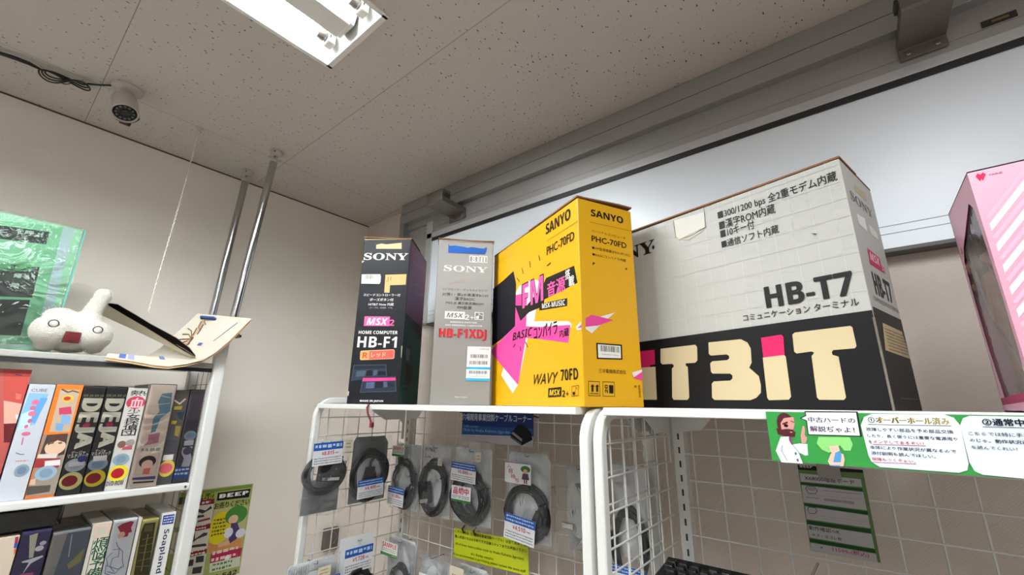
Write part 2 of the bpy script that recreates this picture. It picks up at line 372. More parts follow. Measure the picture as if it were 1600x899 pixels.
# ------------------------------------------------------------------ printed graphics, in metres on each face
PRINTS = {
 'f1': [["p",[[0.0362,0.4425],[0.0508,0.4464],[0.0656,0.4441],[0.1088,0.4491],[0.1103,0.4304],[0.0368,0.4306]],"#d9b98a"],["t","SONY",0.0045,0.3967,0.1304,0.4171,"#e9e7e2","serif"],["p",[[0.0041,0.3529],[0.0563,0.3536],[0.0589,0.3461],[0.059,0.3311],[0.0569,0.3251],[0.0053,0.3259]],"#ded9c8"],["b",0.0144,0.3398,0.0381,0.3516,"#555555"],["p",[[0.0708,0.3523],[0.1302,0.3547],[0.1302,0.3237],[0.0865,0.3219],[0.0867,0.3002],[0.0721,0.3006]],"#d6ae74"],["t","J1",0.0755,0.3336,0.088,0.3449,"#7d6238",0],["t","スピードコントローラー付",0.0148,0.2897,0.1177,0.2972,"#e9e7e2",1],["t","ポーズボタン付",0.0335,0.2757,0.0996,0.2842,"#e9e7e2",1],["t","HiTBiT Note 内蔵",0.0313,0.2628,0.1015,0.2706,"#e9e7e2",1],["t","(ワープロ、住所録、メモ)",0.0353,0.254,0.0984,0.2593,"#b5b5b5",0],["r",0.0244,0.2059,0.0942,0.2325,"#e0609c"],["t","MSX",0.0314,0.2087,0.0893,0.228,"#f3e3ea","bi"],["t","2",0.0938,0.2069,0.1074,0.2239,"#e0609c","b"],["t","HOME COMPUTER",0.0126,0.1838,0.1189,0.1929,"#e9e7e2","b"],["t","HB-F1",0.0121,0.1475,0.1187,0.1767,"#e9e7e2","b"],["p",[[0.0253,0.1383],[0.1113,0.1427],[0.1147,0.1394],[0.1154,0.12],[0.1122,0.1175],[0.0265,0.1134],[0.0236,0.1161],[0.0226,0.1355]],"#e8c090"],["p",[[0.0262,0.1372],[0.047,0.138],[0.048,0.1153],[0.0273,0.1145],[0.0247,0.1172],[0.0238,0.1349]],"#dd9a5c"],["p",[[0.047,0.138],[0.1108,0.1413],[0.1137,0.1388],[0.1143,0.1211],[0.1116,0.1186],[0.048,0.1153]],"#d95a52"],["t","R",0.0297,0.1188,0.0434,0.1336,"#b4452c","b"],["t","レッド",0.0527,0.1206,0.0916,0.1345,"#ecc58e",1],["p",[[0.0093,0.0995],[0.0947,0.1019],[0.0994,0.072],[0.0995,0.0693],[0.0067,0.0585]],"#27303c"],["p",[[0.0113,0.0981],[0.0942,0.1005],[0.0954,0.0923],[0.0108,0.0886]],"#1a1f28"],["p",[[0.0184,0.0846],[0.0431,0.0863],[0.041,0.0713],[0.0173,0.0697]],"#3f4a5a"],["p",[[0.0458,0.0863],[0.0595,0.087],[0.0615,0.0729],[0.0438,0.0719]],"#10131a"],["p",[[0.0637,0.0871],[0.0747,0.0875],[0.0725,0.0744],[0.0629,0.0729]],"#3f4a5a"],["p",[[0.0761,0.0853],[0.0954,0.0842],[0.0971,0.0747],[0.0752,0.0739]],"#14181f"],["l",[[0.0067,0.0585],[0.0093,0.0995],[0.0947,0.1019],[0.0995,0.0699]],"#566274",0.0006],["p",[[0.0371,0.0672],[0.1219,0.0731],[0.1273,0.0326],[0.0336,0.0296]],"#232a36"],["p",[[0.0366,0.0664],[0.1234,0.0683],[0.1245,0.061],[0.0365,0.0578]],"#d43d80"],["p",[[0.0473,0.0552],[0.0691,0.0568],[0.0684,0.0407],[0.0467,0.0397]],"#44506a"],["p",[[0.071,0.0568],[0.0909,0.0576],[0.0915,0.0423],[0.0712,0.0408]],"#141822"],["p",[[0.0923,0.0571],[0.1019,0.0578],[0.1038,0.0438],[0.0942,0.0429]],"#44506a"],["p",[[0.1034,0.0545],[0.1198,0.0547],[0.1206,0.0454],[0.1051,0.0446]],"#1a1f2b"],["l",[[0.0371,0.0672],[0.0336,0.0296],[0.1273,0.0332],[0.1219,0.0723]],"#5b6a80",0.0006],["t","MADE IN JAPAN",0.0351,0.0045,0.0957,0.0106,"#e9e7e2","b"],["p",[[0.0,0.0319],[0.0041,0.0319],[0.0036,0.02],[0.0009,0.0213],[0.0,0.0247]],"#c9c2b4"],["p",[[0.1319,0.1522],[0.135,0.1522],[0.1348,0.1189],[0.133,0.1244]],"#a59a86"],["p",[[0.0,0.3944],[0.0079,0.3925],[0.0009,0.3863],[0.0,0.3879]],"#b9ae9a"],["p",[[0.1366,0.4598],[0.1366,0.4595],[0.0,0.4567],[0.0,0.4598]],"#a8977a"]],
 'xdj': [["p",[[0.0236,0.3866],[0.0279,0.3816],[0.0372,0.3837],[0.062,0.3816],[0.0719,0.3797],[0.0819,0.3826],[0.1019,0.3806],[0.112,0.3801],[0.119,0.3854],[0.1196,0.378],[0.1152,0.3656],[0.0241,0.3641]],"#2a5fb0"],["r",0.0768,0.3423,0.0987,0.3601,"#e4e4e2"],["r",0.0788,0.3446,0.0969,0.3578,"#96948e"],["t","8",0.0835,0.3445,0.0924,0.3579,"#e4e4e2","b"],["r",0.0997,0.3429,0.1217,0.361,"#e4e4e2"],["r",0.1017,0.3449,0.1199,0.3587,"#96948e"],["r",0.1052,0.3452,0.1094,0.3576,"#e4e4e2"],["r",0.1123,0.3457,0.1164,0.3581,"#e4e4e2"],["t","SONY",0.0159,0.3165,0.1227,0.332,"#e4e4e2","serif"],["l",[[0.0302,0.2863],[0.0371,0.2816],[0.0466,0.2907],[0.0564,0.2872],[0.0685,0.2939],[0.0709,0.2992]],"#b07f74",0.0009],["l",[[0.0333,0.2891],[0.0467,0.2887],[0.0636,0.2975],[0.0698,0.2901]],"#b58b80",0.0007],["t","3.5\"フロッピーディスクドライブ",0.0156,0.2692,0.1231,0.2721,"#454541",0],["t","JIS第1・第2水準漢字ROM",0.0155,0.2559,0.1252,0.2591,"#454541",1],["t","漢字BASIC",0.0456,0.2452,0.0943,0.2509,"#454541",1],["t","MSX-JE 連文節変換ROM",0.0249,0.234,0.1148,0.2393,"#454541",1],["t","FM音源",0.0528,0.2231,0.0868,0.2297,"#454541",1],["r",0.0238,0.1978,0.0713,0.2161,"#e4e4e2"],["t","MSX",0.028,0.2012,0.0678,0.2125,"#6c6b66","bi"],["t","2+",0.0715,0.1969,0.0933,0.2094,"#e4e4e2","b"],["r",0.0947,0.1979,0.1157,0.2167,"#e4e4e2"],["r",0.0967,0.1994,0.114,0.215,"#7f7d77"],["e",0.098,0.2,0.1054,0.2077,"#e4e4e2"],["l",[[0.1047,0.2045],[0.1045,0.2136],[0.1119,0.2079]],"#e4e4e2",0.0012],["t","RAM64K/V-RAM128K",0.0376,0.1889,0.1007,0.192,"#e4e4e2","b"],["t","MSX PERSONAL COMPUTER",0.0263,0.1812,0.1135,0.1845,"#e4e4e2","b"],["t","HB-F1XDJ",0.0131,0.1479,0.1235,0.174,"#7a1418","b2"],["t","HB-F1XDJ",0.0145,0.1488,0.1223,0.1731,"#d22f35","b"],["p",[[0.0806,0.1336],[0.1356,0.1339],[0.1342,0.0551],[0.0795,0.0548]],"#e4e4de"],["p",[[0.0799,0.086],[0.135,0.0865],[0.1348,0.0808],[0.08,0.0807]],"#37a9cc"],["p",[[0.0797,0.0607],[0.1344,0.0605],[0.1342,0.0551],[0.0795,0.0548]],"#37a9cc"],["b",0.0873,0.107,0.1283,0.1155,"#3a3a3a"],["b",0.0859,0.0919,0.1296,0.1003,"#3a3a3a"],["b",0.0862,0.0705,0.1279,0.0778,"#3a3a3a"],["g",0.0863,0.1036,0.1271,0.1044,1,"#777777"],["g",0.0864,0.0637,0.1287,0.0657,1,"#666666"],["g",0.1099,0.1256,0.1313,0.1305,2,"#888888"],["t","Made in Japan",0.0561,0.0163,0.0835,0.0194,"#e4e4e2",0],["l",[[-0.0,0.3964],[0.1359,0.3965]],"#b3aa9a",0.0014]],
 'san_f': [["t","SANYO",0.0297,0.3425,0.1061,0.3564,"#1d1a12","b2"],["l",[[0.0255,0.3294],[0.1254,0.3311]],"#6b4d10",0.0006],["t","パーソナルコンピュータ",0.029,0.3111,0.1087,0.3143,"#1d1a12",0],["t","PHC-70FD",0.0288,0.2934,0.1104,0.3021,"#1d1a12","1"],["t","●FM音源搭載(MSX-MUSIC)",0.0284,0.2776,0.1182,0.2805,"#1d1a12",0],["t","●BASICコンパイラ内蔵",0.0287,0.265,0.1066,0.2685,"#1d1a12",0],["p",[[0.0287,0.2512],[0.0341,0.2511],[0.0287,0.2455]],"#1d1a12"],["p",[[0.1033,0.2519],[0.1081,0.2525],[0.107,0.2476]],"#1d1a12"],["p",[[0.0086,0.143],[0.0203,0.1524],[0.0389,0.1523],[0.0744,0.1641],[0.0403,0.1389],[0.0203,0.1216],[0.0074,0.1281]],"#d9d6cc"],["p",[[0.0089,0.147],[0.0218,0.1543],[0.0686,0.1493],[0.0347,0.1364],[0.0077,0.1318]],"#d9478f"],["p",[[0.0288,0.1061],[0.085,0.1066],[0.0843,0.0803],[0.029,0.0786]],"#1d1a12"],["p",[[0.0318,0.1038],[0.0816,0.1041],[0.0812,0.0825],[0.0318,0.081]],"#dcd9d0"],["b",0.0369,0.0922,0.0778,0.1024,"#1d1a12"],["g",0.0395,0.086,0.0763,0.0879,1,"#555555"],["t","三洋電機株式会社",0.0312,0.0556,0.0904,0.0627,"#1d1a12",0],["l",[[0.0096,0.0411],[0.032,0.0411],[0.0322,0.018],[0.0089,0.0179],[0.0096,0.0411]],"#1d1a12",0.0008],["l",[[0.039,0.0412],[0.0634,0.0413],[0.063,0.0177],[0.0381,0.0178],[0.039,0.0412]],"#1d1a12",0.0008],["p",[[0.0131,0.0324],[0.0175,0.0368],[0.0217,0.0326],[0.0192,0.0325],[0.019,0.0245],[0.0149,0.0244],[0.0154,0.0324]],"#1d1a12"],["p",[[0.0228,0.0326],[0.0272,0.0366],[0.031,0.0328],[0.0284,0.0327],[0.0287,0.0247],[0.0246,0.0246],[0.025,0.0326]],"#1d1a12"],["l",[[0.0117,0.0217],[0.0289,0.0216]],"#1d1a12",0.001],["t","20",0.0425,0.0227,0.049,0.0364,"#1d1a12","rot"],["p",[[0.0516,0.0362],[0.0609,0.036],[0.0603,0.0224],[0.0516,0.0226]],"#1d1a12"],["p",[[0.1034,0.0588],[0.1272,0.0656],[0.1272,0.0537],[0.1079,0.0493]],"#d9d6cc"],["p",[[0.1057,0.05],[0.1272,0.0613],[0.1272,0.0463]],"#d9478f"],["t","D026",0.1165,0.0175,0.1204,0.0382,"#6b4d10","rot"],["t","5",0.107,0.0333,0.1122,0.0373,"#6b4d10","rot"]],
 'san_l': [["p",[[0.0,0.2874],[0.0605,0.294],[0.1149,0.3029],[0.1288,0.2677],[0.1252,0.1714],[0.058,0.1517],[0.0,0.1416]],"#15141a"],["p",[[0.1281,0.2482],[0.1444,0.2594],[0.2002,0.2596],[0.2228,0.2534],[0.2541,0.2352],[0.2559,0.2176],[0.2251,0.2031],[0.2186,0.1881],[0.2118,0.1679],[0.3354,0.1476],[0.3447,0.1409],[0.3432,0.1348],[0.1878,0.1448],[0.1615,0.089],[0.1402,0.0427],[0.116,0.0265],[0.0565,0.0677],[0.1139,0.1499],[0.1252,0.1714]],"#d9d6cc"],["p",[[0.0,0.1326],[0.1252,0.1714],[0.1278,0.2422],[0.181,0.2355],[0.1783,0.1849],[0.1771,0.1629],[0.2324,0.1528],[0.3412,0.1397],[0.3332,0.109],[0.1874,0.1368],[0.1758,0.1384],[0.1414,0.0427],[0.0,0.1228]],"#d9478f"],["p",[[0.1243,0.2188],[0.1511,0.1785],[0.1904,0.1909],[0.2509,0.1922],[0.2529,0.205],[0.3667,0.2108],[0.358,0.2452],[0.2602,0.2477],[0.2488,0.2355],[0.1795,0.2072]],"#1d1a12"],["t","FM",0.1573,0.2018,0.2506,0.2591,"#1d1a12","b2"],["t","FM",0.1598,0.2043,0.2487,0.2573,"#e0569a","b"],["t","音源",0.2645,0.2063,0.3274,0.2357,"#e0569a",2],["t","搭",0.3293,0.2256,0.3441,0.2438,"#d9d6cc",2],["t","載",0.3401,0.2095,0.3568,0.2286,"#d9d6cc",2],["p",[[0.2357,0.1997],[0.3337,0.1902],[0.3323,0.176],[0.2326,0.1864]],"#1d1a12"],["t","MSX-MUSIC",0.244,0.188,0.326,0.1985,"#d9d6cc","b",-0.0093],["t","SANYO",0.2625,0.3396,0.3512,0.3623,"#1d1a12","b2"],["l",[[0.2661,0.3249],[0.3745,0.3259]],"#6b4d10",0.0008],["l",[[0,0.354],[0.1206,0.3471]],"#b38510",0.0008],["t","PHC-70FD",0.2651,0.2942,0.3614,0.3116,"#1d1a12","1"],["t","BASIC",0.114,0.1424,0.2046,0.1545,"#1d1a12","bi"],["t","コンパイラ",0.211,0.13,0.2989,0.1557,"#1d1a12",2],["t","内蔵",0.3066,0.1208,0.336,0.1359,"#1d1a12",1],["t","WAVY",0.2103,0.0402,0.2995,0.0607,"#1d1a12","i"],["t","70FD",0.3069,0.0442,0.3608,0.0639,"#1d1a12","b"],["p",[[0.2648,0.0325],[0.3091,0.0337],[0.3075,0.0173],[0.2635,0.0161]],"#1d1a12"],["t","MSX",0.2683,0.0195,0.3052,0.0297,"#e0b01a","bi"],["t","2+",0.311,0.0161,0.3317,0.0276,"#1d1a12","b"],["l",[[0.3421,0.0334],[0.3612,0.0348],[0.3593,0.0181],[0.3404,0.0172],[0.3421,0.0334]],"#1d1a12",0.0008],["e",0.3435,0.0191,0.3505,0.0246,"#1d1a12"],["l",[[0.3508,0.022],[0.3534,0.0318],[0.3582,0.0279]],"#1d1a12",0.001],["p",[[0.3583,0.1332],[0.3745,0.1405],[0.3745,0.1258],[0.3616,0.1273]],"#d9d6cc"],["p",[[0.3611,0.1301],[0.3745,0.1353],[0.3745,0.1294]],"#d9478f"],["l",[[0.1346,0.2804],[0.1474,0.269]],"#1d1a12",0.0022],["l",[[0.159,0.2963],[0.1648,0.283]],"#1d1a12",0.0022],["l",[[0.1943,0.3025],[0.1971,0.2885]],"#1d1a12",0.0022],["l",[[0.234,0.3033],[0.2377,0.2917]],"#1d1a12",0.0022],["l",[[0.2662,0.2716],[0.2797,0.274]],"#1d1a12",0.0022],["l",[[0.1196,0.1251],[0.1288,0.1307]],"#1d1a12",0.0022],["l",[[0.1555,0.1138],[0.1523,0.1223]],"#1d1a12",0.0022],["l",[[0.1754,0.1293],[0.1863,0.1178]],"#1d1a12",0.0022]],
 't7_f': [["p",[[0.0,0.1221],[0.0582,0.1241],[0.42,0.1278],[0.42,0.0],[0.0,0.0]],"#121112"],["t","SONY",-0.0317,0.3012,0.1061,0.3485,"#1a1918","serif"],["e",0.1009,0.3049,0.1064,0.313,"#1a1918"],["t","■300/1200 bps 全2重モデム内蔵",0.2375,0.3222,0.4134,0.3344,"#1d1d1b",1],["t","■漢字ROM内蔵",0.2377,0.3013,0.3278,0.3181,"#1d1d1b",1],["t","■10キー付",0.2379,0.286,0.2939,0.3016,"#1d1d1b",1],["t","■通信ソフト内蔵",0.2375,0.2673,0.3282,0.2814,"#1d1d1b",1],["t","HB-T7",0.2943,0.1521,0.4064,0.1851,"#1d1d1b","b2"],["t","コミュニケーション ターミナル",0.2566,0.1363,0.4083,0.1468,"#1d1d1b",1],["p",[[0.0096,0.1055],[0.0884,0.106],[0.0872,0.0785],[0.0759,0.0775],[0.0756,0.0736],[0.0074,0.0749]],"#b51f55"],["p",[[0.0074,0.0749],[0.0874,0.074],[0.0851,0.014],[0.0031,0.0144]],"#bfae8a"],["p",[[0.1013,0.1064],[0.1706,0.1071],[0.1735,0.1026],[0.1715,0.0799],[0.1672,0.0761],[0.1492,0.0763],[0.1487,0.0722],[0.1525,0.0698],[0.1497,0.0176],[0.1459,0.0136],[0.1194,0.0138],[0.1168,0.018],[0.1213,0.0686],[0.1252,0.0716],[0.1255,0.0748],[0.1221,0.0772],[0.1024,0.0774],[0.099,0.081]],"#bfae8a"],["p",[[0.1947,0.1086],[0.2487,0.1081],[0.2582,0.1017],[0.2619,0.0918],[0.2603,0.0699],[0.2557,0.0623],[0.2681,0.0487],[0.2693,0.0351],[0.2678,0.024],[0.2602,0.0165],[0.2509,0.013],[0.1939,0.0134],[0.1903,0.0172],[0.1924,0.0396],[0.1964,0.0433],[0.2238,0.0437],[0.2276,0.0469],[0.2282,0.0516],[0.2252,0.0546],[0.1959,0.0561],[0.1932,0.0597],[0.1937,0.0732],[0.1978,0.0764],[0.223,0.0765],[0.2268,0.0796],[0.2264,0.0835],[0.2227,0.0858],[0.1963,0.0861],[0.193,0.0894]],"#bfae8a"],["p",[[0.2791,0.1069],[0.3083,0.1085],[0.3107,0.105],[0.3085,0.0783],[0.3057,0.0759],[0.2785,0.0768]],"#c01f58"],["p",[[0.2776,0.0764],[0.308,0.0779],[0.3096,0.0751],[0.3083,0.0178],[0.3046,0.0136],[0.2777,0.0129],[0.2757,0.0164]],"#bfae8a"],["p",[[0.323,0.1066],[0.3266,0.1093],[0.3938,0.1101],[0.3957,0.1078],[0.3961,0.0826],[0.3937,0.0797],[0.3694,0.0796],[0.3673,0.0769],[0.3677,0.0732],[0.3741,0.0702],[0.3737,0.0162],[0.3709,0.0131],[0.3427,0.0133],[0.3404,0.0166],[0.3426,0.0737],[0.3452,0.076],[0.3463,0.0784],[0.3436,0.08],[0.3244,0.0787],[0.3217,0.0816]],"#bfae8a"],["p",[[0.1538,0.349],[0.2143,0.3448],[0.2133,0.3162],[0.1913,0.31],[0.1608,0.3071],[0.1551,0.3126]],"#c9c7be"],["l",[[0.1525,0.3495],[0.154,0.3141],[0.1641,0.3085],[0.2132,0.3151],[0.2144,0.3548],[0.2277,0.3533]],"#4b4438",0.0008],["l",[[0.1551,0.3126],[0.1786,0.3015],[0.2088,0.3118]],"#c7b48e",0.0012],["p",[[0.3686,0.253],[0.377,0.2498],[0.3742,0.2488]],"#37322c"]],
 't7_s': [["p",[[0.0062,0.1337],[0.1579,0.1349],[0.1579,0.0],[0.0,0.0],[0.0,0.1072]],"#121112"],["t","SONY",0.0199,0.2955,0.1294,0.3107,"#4d4b46","serif"],["p",[[0.0543,0.3303],[0.114,0.3361],[0.1173,0.3217],[0.0558,0.3202]],"#b39a77"],["p",[[0.0308,0.2759],[0.0729,0.2802],[0.0716,0.2579],[0.0309,0.2602]],"#d8d6cf"],["p",[[0.0892,0.2756],[0.1309,0.2718],[0.1314,0.2597],[0.0909,0.2595]],"#cfcabd"],["p",[[0.0468,0.2265],[0.1086,0.2247],[0.1102,0.2121],[0.1237,0.2124],[0.1237,0.2025],[0.0438,0.201]],"#b3264e"],["t","MSX",0.0527,0.2108,0.1036,0.2218,"#d9b9bf","bi"],["t","2",0.1093,0.2052,0.1205,0.2107,"#d9b9bf","b"],["t","HB-T7",0.0405,0.1566,0.1328,0.1893,"#1a1918","b2"],["t","COMMUNICATION TERMINAL",0.0189,0.1444,0.1563,0.151,"#5b5952",0],["p",[[0.0377,0.1154],[0.1434,0.1147],[0.1579,0.0772],[0.1579,0.0746],[0.0212,0.0767]],"#b09c78"],["g",0.0417,0.0776,0.1518,0.1102,7,"#5c4c36"],["g",0.0432,0.0134,0.1477,0.0175,1,"#55534e"]],
 'book0': [["p",[[0.01,0.2782],[0.053,0.2796],[0.053,0.1513],[0.0372,0.1519]],"#b04a44"],["p",[[0.0242,0.2122],[0.053,0.2053],[0.053,0.1513],[0.0372,0.1519]],"#d8a090"],["p",[[0.048,0.1833],[0.053,0.1803],[0.053,0.1724],[0.0502,0.173]],"#e8e0da"],["p",[[0.0348,0.1629],[0.053,0.1635],[0.053,0.123],[0.0433,0.1236]],"#5a2024"],["l",[[0.0297,0.2695],[0.0391,0.2677]],"#3a3e6a",0.002],["p",[[0.0384,0.2287],[0.0481,0.2256],[0.0482,0.2141],[0.0411,0.2157]],"#c86a5a"]],
 'book1': [["p",[[0.0038,0.2292],[0.0343,0.2283],[0.0271,0.1601],[0.0,0.1548],[0.0,0.1735]],"#7fb0d6"],["p",[[0.0241,0.2196],[0.0352,0.2182],[0.0265,0.1633],[0.013,0.1669]],"#5d9ad0"],["p",[[0.0015,0.1833],[0.0179,0.193],[0.0192,0.1538],[0.0023,0.148]],"#b9d3e4"],["t","CUBE",0.0054,0.2326,0.0305,0.2393,"#4a5560",0],["e",0.0109,0.2029,0.0233,0.2154,"#d0708c"],["e",0.0111,0.1913,0.0206,0.2012,"#c86a88"],["e",0.0112,0.1781,0.0234,0.1897,"#d0708c"],["e",0.0138,0.1635,0.0208,0.1727,"#bb6484"],["e",0.0111,0.1522,0.0172,0.1598,"#c26b88"],["e",0.0102,0.1359,0.0241,0.1445,"#c86888"],["l",[[0.0148,0.1315],[0.0156,0.1173]],"#a86a80",0.002],["l",[[0.0107,0.1003],[0.0177,0.0967],[0.0234,0.0963]],"#555555",0.0015],["e",0.016,0.0493,0.0385,0.0751,"#7d93a4"],["e",0.0203,0.0543,0.0342,0.0703,"#64798a"],["g",0.0134,0.0797,0.0337,0.0852,1,"#c88888"]],
 'book2': [["p",[[0.0,0.2492],[0.046,0.2494],[0.046,0.1346],[0.001,0.1366],[0.0,0.1783]],"#d5762f"],["p",[[0.0079,0.2391],[0.0414,0.2385],[0.043,0.1415],[0.0093,0.1428]],"#b9a48c"],["l",[[0.0104,0.2392],[0.0218,0.2326],[0.0288,0.2363],[0.0398,0.2331]],"#4d443c",0.003],["e",0.0144,0.2102,0.0341,0.2255,"#d9b62c"],["e",0.0174,0.2136,0.0295,0.2231,"#b03a3a"],["p",[[0.0142,0.1963],[0.0336,0.1998],[0.0384,0.1825],[0.0173,0.181]],"#b5415e"],["p",[[0.0219,0.1827],[0.0382,0.1773],[0.0395,0.1585],[0.024,0.1606]],"#7ea3c9"],["p",[[0.0162,0.1625],[0.029,0.1605],[0.0299,0.1436],[0.0184,0.1458]],"#6f9ac4"],["p",[[0.001,0.1366],[0.046,0.1362],[0.046,0.0064],[0.0039,0.007]],"#8f8378"],["p",[[0.007,0.1363],[0.0411,0.1382],[0.0444,0.0913],[0.0338,0.0889],[0.0376,0.1182],[0.0129,0.1197],[0.0123,0.0938],[0.0043,0.0928]],"#43322c"],["e",0.009,0.0921,0.043,0.1248,"#d8b79c"],["p",[[0.0082,0.1363],[0.0405,0.1348],[0.0402,0.1181],[0.0266,0.1238],[0.013,0.1131]],"#4a3730"],["e",0.0152,0.1158,0.0221,0.1202,"#6b5a3a"],["e",0.0287,0.115,0.0358,0.1194,"#6b5a3a"],["p",[[0.0015,0.0946],[0.0328,0.0938],[0.0323,0.0841],[0.002,0.0866]],"#cfc8c0"],["p",[[0.0,0.0852],[0.0398,0.0835],[0.0405,0.0623],[0.0005,0.0662],[0.0,0.0718]],"#8a2f34"],["p",[[0.0154,0.0791],[0.04,0.0802],[0.042,0.068],[0.0172,0.0677]],"#ded6d4"],["e",0.0051,0.0369,0.0401,0.0686,"#8fa4b4"],["e",0.0117,0.043,0.0334,0.0626,"#7790a2"],["p",[[0.0012,0.0411],[0.0088,0.0434],[0.0106,0.0292],[0.0012,0.0303]],"#caa98e"],["p",[[0.0,0.0275],[0.0359,0.026],[0.0365,0.0118],[0.0012,0.0089],[0.0,0.0228]],"#4a4540"]],
 'book3': [["t","DE JA DE JA",0.0033,0.2216,0.0396,0.2288,"#8f8a6c","b"],["e",0.0146,0.1478,0.028,0.1621,"#a02a4a"],["t","デージャ",0.0076,0.0893,0.0321,0.0978,"#e2dfda",1],["t","マルチパック",0.0022,0.0814,0.0381,0.0909,"#e2dfda",1],["e",0.0024,0.0505,0.038,0.0803,"#a9b2b6"],["e",0.0091,0.0562,0.0312,0.0747,"#98a3a8"],["p",[[0.0078,0.0723],[0.0336,0.075],[0.0348,0.0642],[0.0091,0.0623]],"#cfccd4"],["e",0.0215,0.0713,0.0375,0.0861,"#2c3a7a"],["e",0,0.0114,0.0392,0.0503,"#d5cf8e"],["e",0.0042,0.0189,0.0309,0.043,"#8c1c28"]],
 'book4': [["t","DE JA DE JA",0.0027,0.2225,0.0412,0.2298,"#8f8a6c","b"],["e",0.0153,0.1492,0.0278,0.1628,"#a02a4a"],["t","デージャ",0.0078,0.091,0.0266,0.0986,"#e2dfda",1],["t","マルチパック",0.0016,0.084,0.0368,0.0928,"#e2dfda",1],["e",0.0005,0.0487,0.0363,0.0793,"#8fa4b4"],["e",0.0072,0.0546,0.0294,0.0736,"#7790a2"],["p",[[0.0064,0.0833],[0.0314,0.0837],[0.0327,0.0715],[0.0078,0.0709]],"#d6d2d6"],["e",0,0.0128,0.0382,0.0512,"#d9c62c"],["e",0.0034,0.0202,0.0299,0.0441,"#8c1c28"]],
 'book5': [["t","熱",0.0062,0.2279,0.0387,0.2409,"#222222",1],["e",0.002,0.1943,0.04049999999999998,0.2261,"#b23a4e"],["t","血",0.0098,0.1977,0.0373,0.2221,"#e2b8be",2],["t","少",0.0092,0.182,0.0347,0.1943,"#222222",1],["t","女",0.0095,0.1694,0.0357,0.1816,"#222222",1],["t","探",0.0072,0.1559,0.0369,0.1699,"#222222",1],["t","偵",0.007,0.1425,0.0367,0.1567,"#222222",1],["t","団",0.0069,0.1282,0.0353,0.1435,"#222222",1],["p",[[0.0051,0.1127],[0.034,0.1209],[0.0363,0.0945],[0.0043,0.0967]],"#c9b3ae"],["e",0.0044,0.0988,0.0208,0.1159,"#6b5048"],["e",0.0197,0.1026,0.0375,0.1184,"#8a8a86"],["p",[[0.0165,0.1007],[0.0344,0.1044],[0.035,0.0946],[0.0151,0.0943]],"#a8505a"],["e",0.0022,0.058,0.0345,0.085,"#7f96a6"],["e",0.0083,0.0632,0.0283,0.0799,"#6d8494"],["e",0,0.0197,0.0384,0.0579,"#d3c631"],["e",0.0056,0.0271,0.0306,0.0508,"#a01c28"],["t","DVD-ROM",0.0012,0.0109,0.0331,0.0216,"#333333","b"]],
 'book6': [["p",[[0.0,0.2562],[0.0171,0.2575],[0.0515,0.2575],[0.0565,0.09],[0.0565,0.0004],[0.0,0.0104]],"#cdbcae"],["p",[[0.018,0.1298],[0.0415,0.1339],[0.0419,0.1082],[0.0121,0.1016],[0.0197,0.1128]],"#a06a7c"],["g",0.0099,0.084,0.0493,0.0984,1,"#6a8a7a"],["l",[[0.0115,0.09],[0.0073,0.0335],[0.0506,0.0304],[0.0496,0.0823]],"#a8988a",0.0008],["e",0.0113,0.0474,0.0461,0.0769,"#30262a"],["e",0.0173,0.0446,0.0409,0.0665,"#e0bda6"],["p",[[0.0239,0.0463],[0.0377,0.0466],[0.0377,0.0318],[0.0237,0.0327]],"#c96a66"],["p",[[0.0052,0.0263],[0.0521,0.0257],[0.0524,0.0177],[0.0052,0.0209]],"#4c4a8a"],["p",[[0.0275,0.2339],[0.0494,0.2374],[0.0538,0.1879],[0.0362,0.1704],[0.031,0.136],[0.0216,0.133],[0.0202,0.1707],[0.0301,0.188],[0.0226,0.2125]],"#5f8392"],["l",[[0.0193,0.2302],[0.0473,0.2236]],"#cdbcae",0.0018],["l",[[0.0239,0.2055],[0.0484,0.2093]],"#cdbcae",0.0015],["l",[[0.0204,0.1776],[0.0432,0.1809]],"#cdbcae",0.0015],["l",[[0.0206,0.1535],[0.0382,0.1599]],"#cdbcae",0.0015],["l",[[0.0097,0.014],[0.0489,0.0126]],"#333333",0.004]],
 'book7': [["l",[[0.0004,0.2184],[0.0163,0.2077],[0.0265,0.2206]],"#a39a88",0.004],["p",[[0.0052,0.2004],[0.0235,0.2023],[0.0222,0.1921],[0.0052,0.1921]],"#8f8028"],["p",[[0.0143,0.1842],[0.0308,0.1877],[0.0306,0.1624],[0.02,0.1697]],"#26303a"],["p",[[0.0059,0.1629],[0.0182,0.1626],[0.0167,0.1538],[0.006,0.154]],"#8a7a2c"],["p",[[0.0177,0.1484],[0.0301,0.148],[0.029,0.1197],[0.0191,0.1237]],"#7a6a34"],["p",[[0.0,0.1141],[0.0272,0.1127],[0.0305,0.0777],[0.0003,0.0799],[0.0,0.0829]],"#3a3a40"],["p",[[0.0042,0.0745],[0.0264,0.0752],[0.0269,0.0607],[0.0043,0.061]],"#c9c2c0"],["e",0,0.0193,0.03450000000000003,0.0617,"#b8a545"],["e",0.001,0.0275,0.0299,0.0538,"#b8525c"]],
